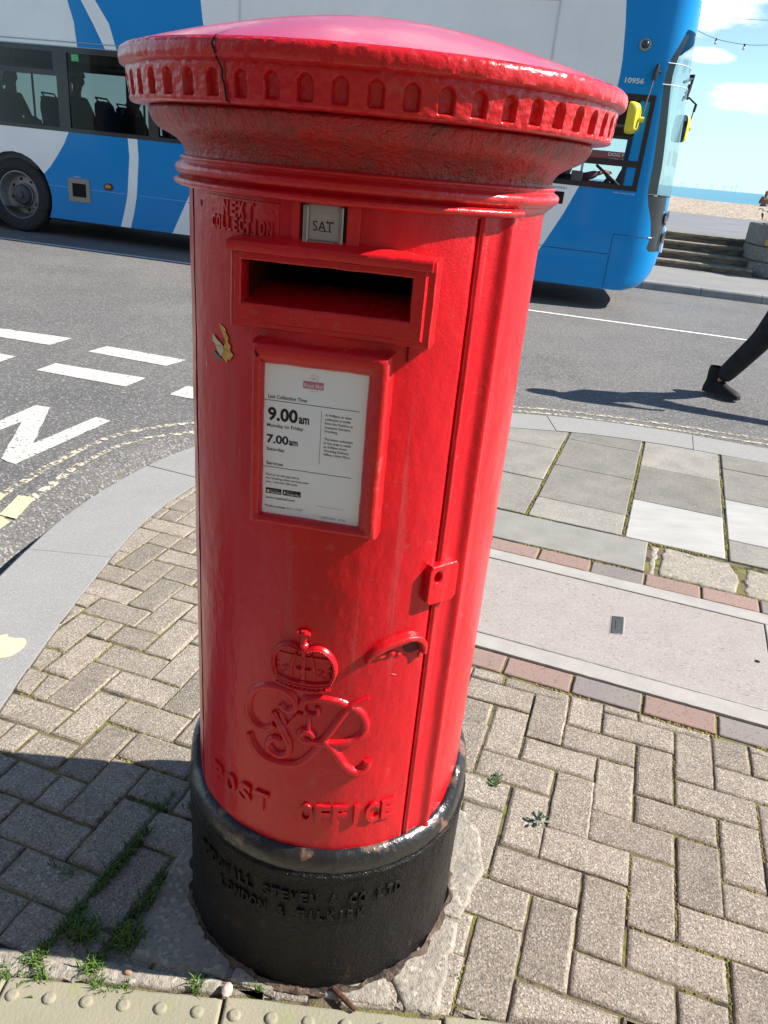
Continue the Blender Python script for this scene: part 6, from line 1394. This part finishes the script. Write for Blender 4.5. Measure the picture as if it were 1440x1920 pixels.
GT = (((-.520, 1.003), 150, .013, .034), ((-.497, .998), 80, .012, .030), ((-.432, .995), 170, .014, .034), ((-.412, 1.0), 70, .010, .030), ((-.466, .932), 60, .009, .036), ((-.573, .930), 60, .010, .030), ((-.612, .905), 40, .009, .022), ((-.556, .905), 50, .010, .024), ((-.437, .902), 44, .010, .022), ((-.390, .897), 26, .012, .018), ((-.266, .913), 36, .008, .032), ((-.148, .919), 8, .003, .026), ((-.362, 1.378), 55, .008, .022), ((-.384, 1.345), 50, .008, .022), ((-.47, 1.33), 40, .010, .016), ((-.590, 1.135), 34, .010, .016))
for c, n, r, ln in GT: blades(gr, c, n, r, ln, .9)
gg = gr.build('grass', GRASSM, smooth=False); gg['kind'] = 'stuff'
# moss in the joints: small cushions
ms = MB(); random.seed(31)
def moss(c, r, z=-.004):
    n = 7; h = r*random.uniform(.35, .6); ring = [Vector((c[0]+r*random.uniform(.7, 1.2)*math.cos(2*PI*k/n), c[1]+r*random.uniform(.7, 1.2)*math.sin(2*PI*k/n), z-.002)) for k in range(n)]; r2 = [p.lerp(Vector((c[0], c[1], z)), .45)+Vector((0, 0, h)) for p in ring]; ms.grid([ring, r2], closed=True); ms.fan(r2, (c[0], c[1], z+h*1.15))
for side in (0, 1):
    for i in range(-24, 26):
        for j in range(-6, 20):
            dx, dy = (0, 0) if side == 0 else (-.5, -.16)
            for e in range(2):
                a = pvp(i, j, dx, dy); b = pvp(i+1, j, dx, dy) if e == 0 else pvp(i, j+1, dx, dy)
                c = ((a[0]+b[0])/2, (a[1]+b[1])/2)
                if (side == 0) != (c[0] > divx(c[1])): continue
                if side == 0:
                    t0 = (i-j) % 4 if e == 0 else (i-j) % 4
                    inside = (e == 1 and t0 == 2) or (e == 0 and (i-j) % 4 == 3)
                else:
                    s_ = (i+j) % 4; inside = (e == 1 and s_ == 1) or (e == 0 and s_ == 3)
                if inside: continue
                if fbm(c[0]*3.1, c[1]*3.1, 5)+.25*fbm(c[0]*14, c[1]*14, 2) < -.02: continue
                if not (.88 < c[1] < 3.4) or abs(c[0]) > 1.6: continue
                if side == 0 and (EY.x*c[0]+EY.y*c[1]) > 1.99: continue
                if math.hypot(c[0]-BX, c[1]-BY) < .36: continue
                if side == 1:
                    kk = min(KIc, key=lambda q: math.dist(q, c)); 
                    if math.dist(kk, c) < .02 or (kk[0] > c[0] and c[1] < 3): continue
                for q in range(13):
                    t = random.random()
                    if random.random() < .7: moss((a[0]+(b[0]-a[0])*t+random.gauss(0, .0012), a[1]+(b[1]-a[1])*t+random.gauss(0, .0012)), random.uniform(.002, .0042))
for a, b in ((T(-.41, 3.26), T(-.41, 4.4)), (T(.025, 3.26), T(.025, 4.45)), (T(.46, 3.25), T(.46, 4.3)), (T(.14, 2.95), T(.14, 3.25)), (T(-.4, 2.948), T(1.2, 2.948)), (T(-.4, 3.252), T(.9, 3.25)), (T(-.2, 2.0), T(.9, 2.005))):
    n = int((b-a).length/.0035)
    for k in range(n):
        p = a.lerp(b, k/n)
        if fbm(p.x*5, p.y*5, 9) > .0-.25*(p.y > 4): moss((p.x+random.gauss(0, .004), p.y+random.gauss(0, .004)), random.uniform(.003, .007), -.003)
o = ms.build('moss', mat('moss', (.24, .23, .035), .9, col2=(.15, .115, .055), nscale=14, namt=.9, island=.35), smooth=False); o['kind'] = 'stuff'
# weeds
def weed(name, c, lab, ln, wd, n, m_):
    mb = MB()
    for k in range(n):
        a = random.uniform(0, 2*PI); e = random.uniform(.2, 1.1); l_ = ln*random.uniform(.3, 1.15); o_ = Vector((math.cos(a)*math.cos(e), math.sin(a)*math.cos(e), math.sin(e)*.7)); s_ = Vector((-math.sin(a), math.cos(a), 0))*wd
        p = Vector((c[0]+random.gauss(0, .004), c[1]+random.gauss(0, .004), -.004))
        mb.add([p, p+o_*l_*.45+s_*.5, p+o_*l_*.8+s_, p+o_*l_*1.05-Vector((0, 0, .003)), p+o_*l_*.8-s_, p+o_*l_*.45-s_*.5], [(0, 1, 2, 3, 4, 5)])
    tag(mb.build(name, m_, None, loc=(c[0], c[1], 0), smooth=False), lab, 'weed')
WEED2 = mat('grey_green_leaf', (.13, .18, .13), .6, col2=(.20, .24, .18), nscale=50, namt=.5)
wb = gpos = None
weed('weed', (.437, 1.395), 'grey-green weed with larger leaves in the paving joint right of the post box', .034, .0042, 30, WEED2)
weed('weed', (.342, 1.505), 'bright green mossy weed tuft beside the black base of the post box', .020, .0032, 90, LEAF)
weed('weed', (.355, 1.535), 'small low green weed just behind the bright mossy tuft', .014, .0028, 50, LEAF)
weed('weed', (.212, .985), 'small dark green clump at the foot of the right concrete patch', .012, .0026, 90, LEAF)
# pebbles, rusty bolt, fragments
def pebble(c, r, m_, lab, sq=.7, name='pebble'):
    mb = MB(); n = 10; rows = []
    for i in range(1, 7):
        th = PI*i/7; rows.append([Vector((c[0], c[1], c[2]))+Vector((r*math.sin(th)*math.cos(2*PI*k/n)*(1+.15*fbm(k, i, r*900)), r*sq*math.sin(th)*math.sin(2*PI*k/n)*(1+.15*fbm(k, i, 4)), r*.6*math.cos(th))) for k in range(n)])
    mb.grid(rows, closed=True); mb.fan(rows[0], (c[0], c[1], c[2]+r*.6)); mb.fan(rows[-1], (c[0], c[1], c[2]-r*.6)); tag(mb.build(name, m_, None, loc=c), lab, 'pebble')
PEB = mat('pale_pebble', (.55, .46, .40), .6, col2=(.45, .33, .28), nscale=90, namt=.6); PEBB = mat('brown_pebble', (.28, .17, .10), .7)
pebble((-.207, .908, .012), .0105, PEB, 'pale pinkish pebble lying by the front left of the black base', 1.4)
pebble((-.398, .928, .005), .0085, PEBB, 'brown pebble on the sandy strip above the tactile paving')
pebble((-.115, .903, .006), .0055, mat('grey_pebble', (.12, .13, .15), .7), 'tiny dark grey pebble below the base of the post box')
mb = MB(); mb.tube([(-.012, .930, .010), (.006, .914, .011), (.024, .898, .012), (.031, .892, .011)], [.0050, .0055, .0048, .0036], 8); tag(mb.build('rusty_bolt', RUST, None, loc=(-.01, .91, .01)), 'short rusty bolt lying on the concrete at the foot of the base', 'bolt')

# ================================================================ BUILDINGS BEHIND THE PHOTOGRAPHER (they light and reflect, never in view)
random.seed(77)
WINM = mat('sash_glass', (.03, .035, .04), .08, spec=.7); DOORM = mat('painted_door', (.04, .06, .09), .5); SLATE = mat('roof_slate', (.07, .07, .08), .8)
for k, (u0, u1, hh, colr, lab) in enumerate(((-16, -9.2, 8.2, (.42, .38, .32), 'cream rendered seafront house behind the photographer, left one with the lowest roof'), (-4.2, 3.4, 9.4, (.34, .20, .15), 'brick seafront house behind the photographer, between two rendered ones'), (3.5, 11.6, 10.2, (.45, .44, .42), 'white rendered tall seafront house behind the photographer at the right'))):
    t = thing('seafront_house', lab, 'house', W((u0+u1)/2, -9, 0)); mw = mat('house_render_%s' % ['cream', 'brick', 'white'][k], colr, .9, col2=tuple(c*.85 for c in colr), nscale=1.5, namt=.6)
    mb = MB(); mb.box(lambda a, b, c: W(a, b, c), u0, u1, -16, -8.6, -.3, hh); mb.box(lambda a, b, c: W(a, b, c), u0-.08, u1+.08 if k == 2 else u1, -8.6, -8.45, hh-.5, hh-.2); mb.build('wall', mw, t, smooth=False)
    mb = MB(); mb.add([W(u0, -16, hh), W(u1, -16, hh), W(u1, -8.6, hh), W(u0, -8.6, hh), W(u0, -12.3, hh+1.9), W(u1, -12.3, hh+1.9)], [(0, 1, 5, 4), (2, 3, 4, 5), (0, 4, 3), (1, 2, 5)]); mb.build('roof', SLATE, t, smooth=False)
    n = 3; w_ = (u1-u0)/n
    for fl_ in range(3):
        for q in range(n):
            if fl_ == 0 and q == 0:
                mb = MB(); mb.box(lambda a, b, c: W(a, b, c), u0+w_*.3, u0+w_*.7, -8.6, -8.54, .0, 2.2, bev=.01); mb.build('door', DOORM, t, smooth=False); continue
            a = u0+w_*(q+.28); z = .9+fl_*(hh-1.2)/3
            mb = MB(); mb.box(lambda x, y, c: W(x, y, c), a, a+w_*.44, -8.6, -8.53, z, z+1.6); wd = mb.build('window', mat('window_white', (.6, .6, .6), .5) if 'window_white' not in bpy.data.materials else bpy.data.materials['window_white'], t, smooth=False)
            mb = MB()
            for zz in (z+.06, z+.83): mb.add([W(a+.07, -8.525, zz), W(a+w_*.44-.07, -8.525, zz), W(a+w_*.44-.07, -8.525, zz+.7), W(a+.07, -8.525, zz+.7)], [(0, 1, 2, 3)])
            mb.build('pane', WINM, wd, smooth=False)
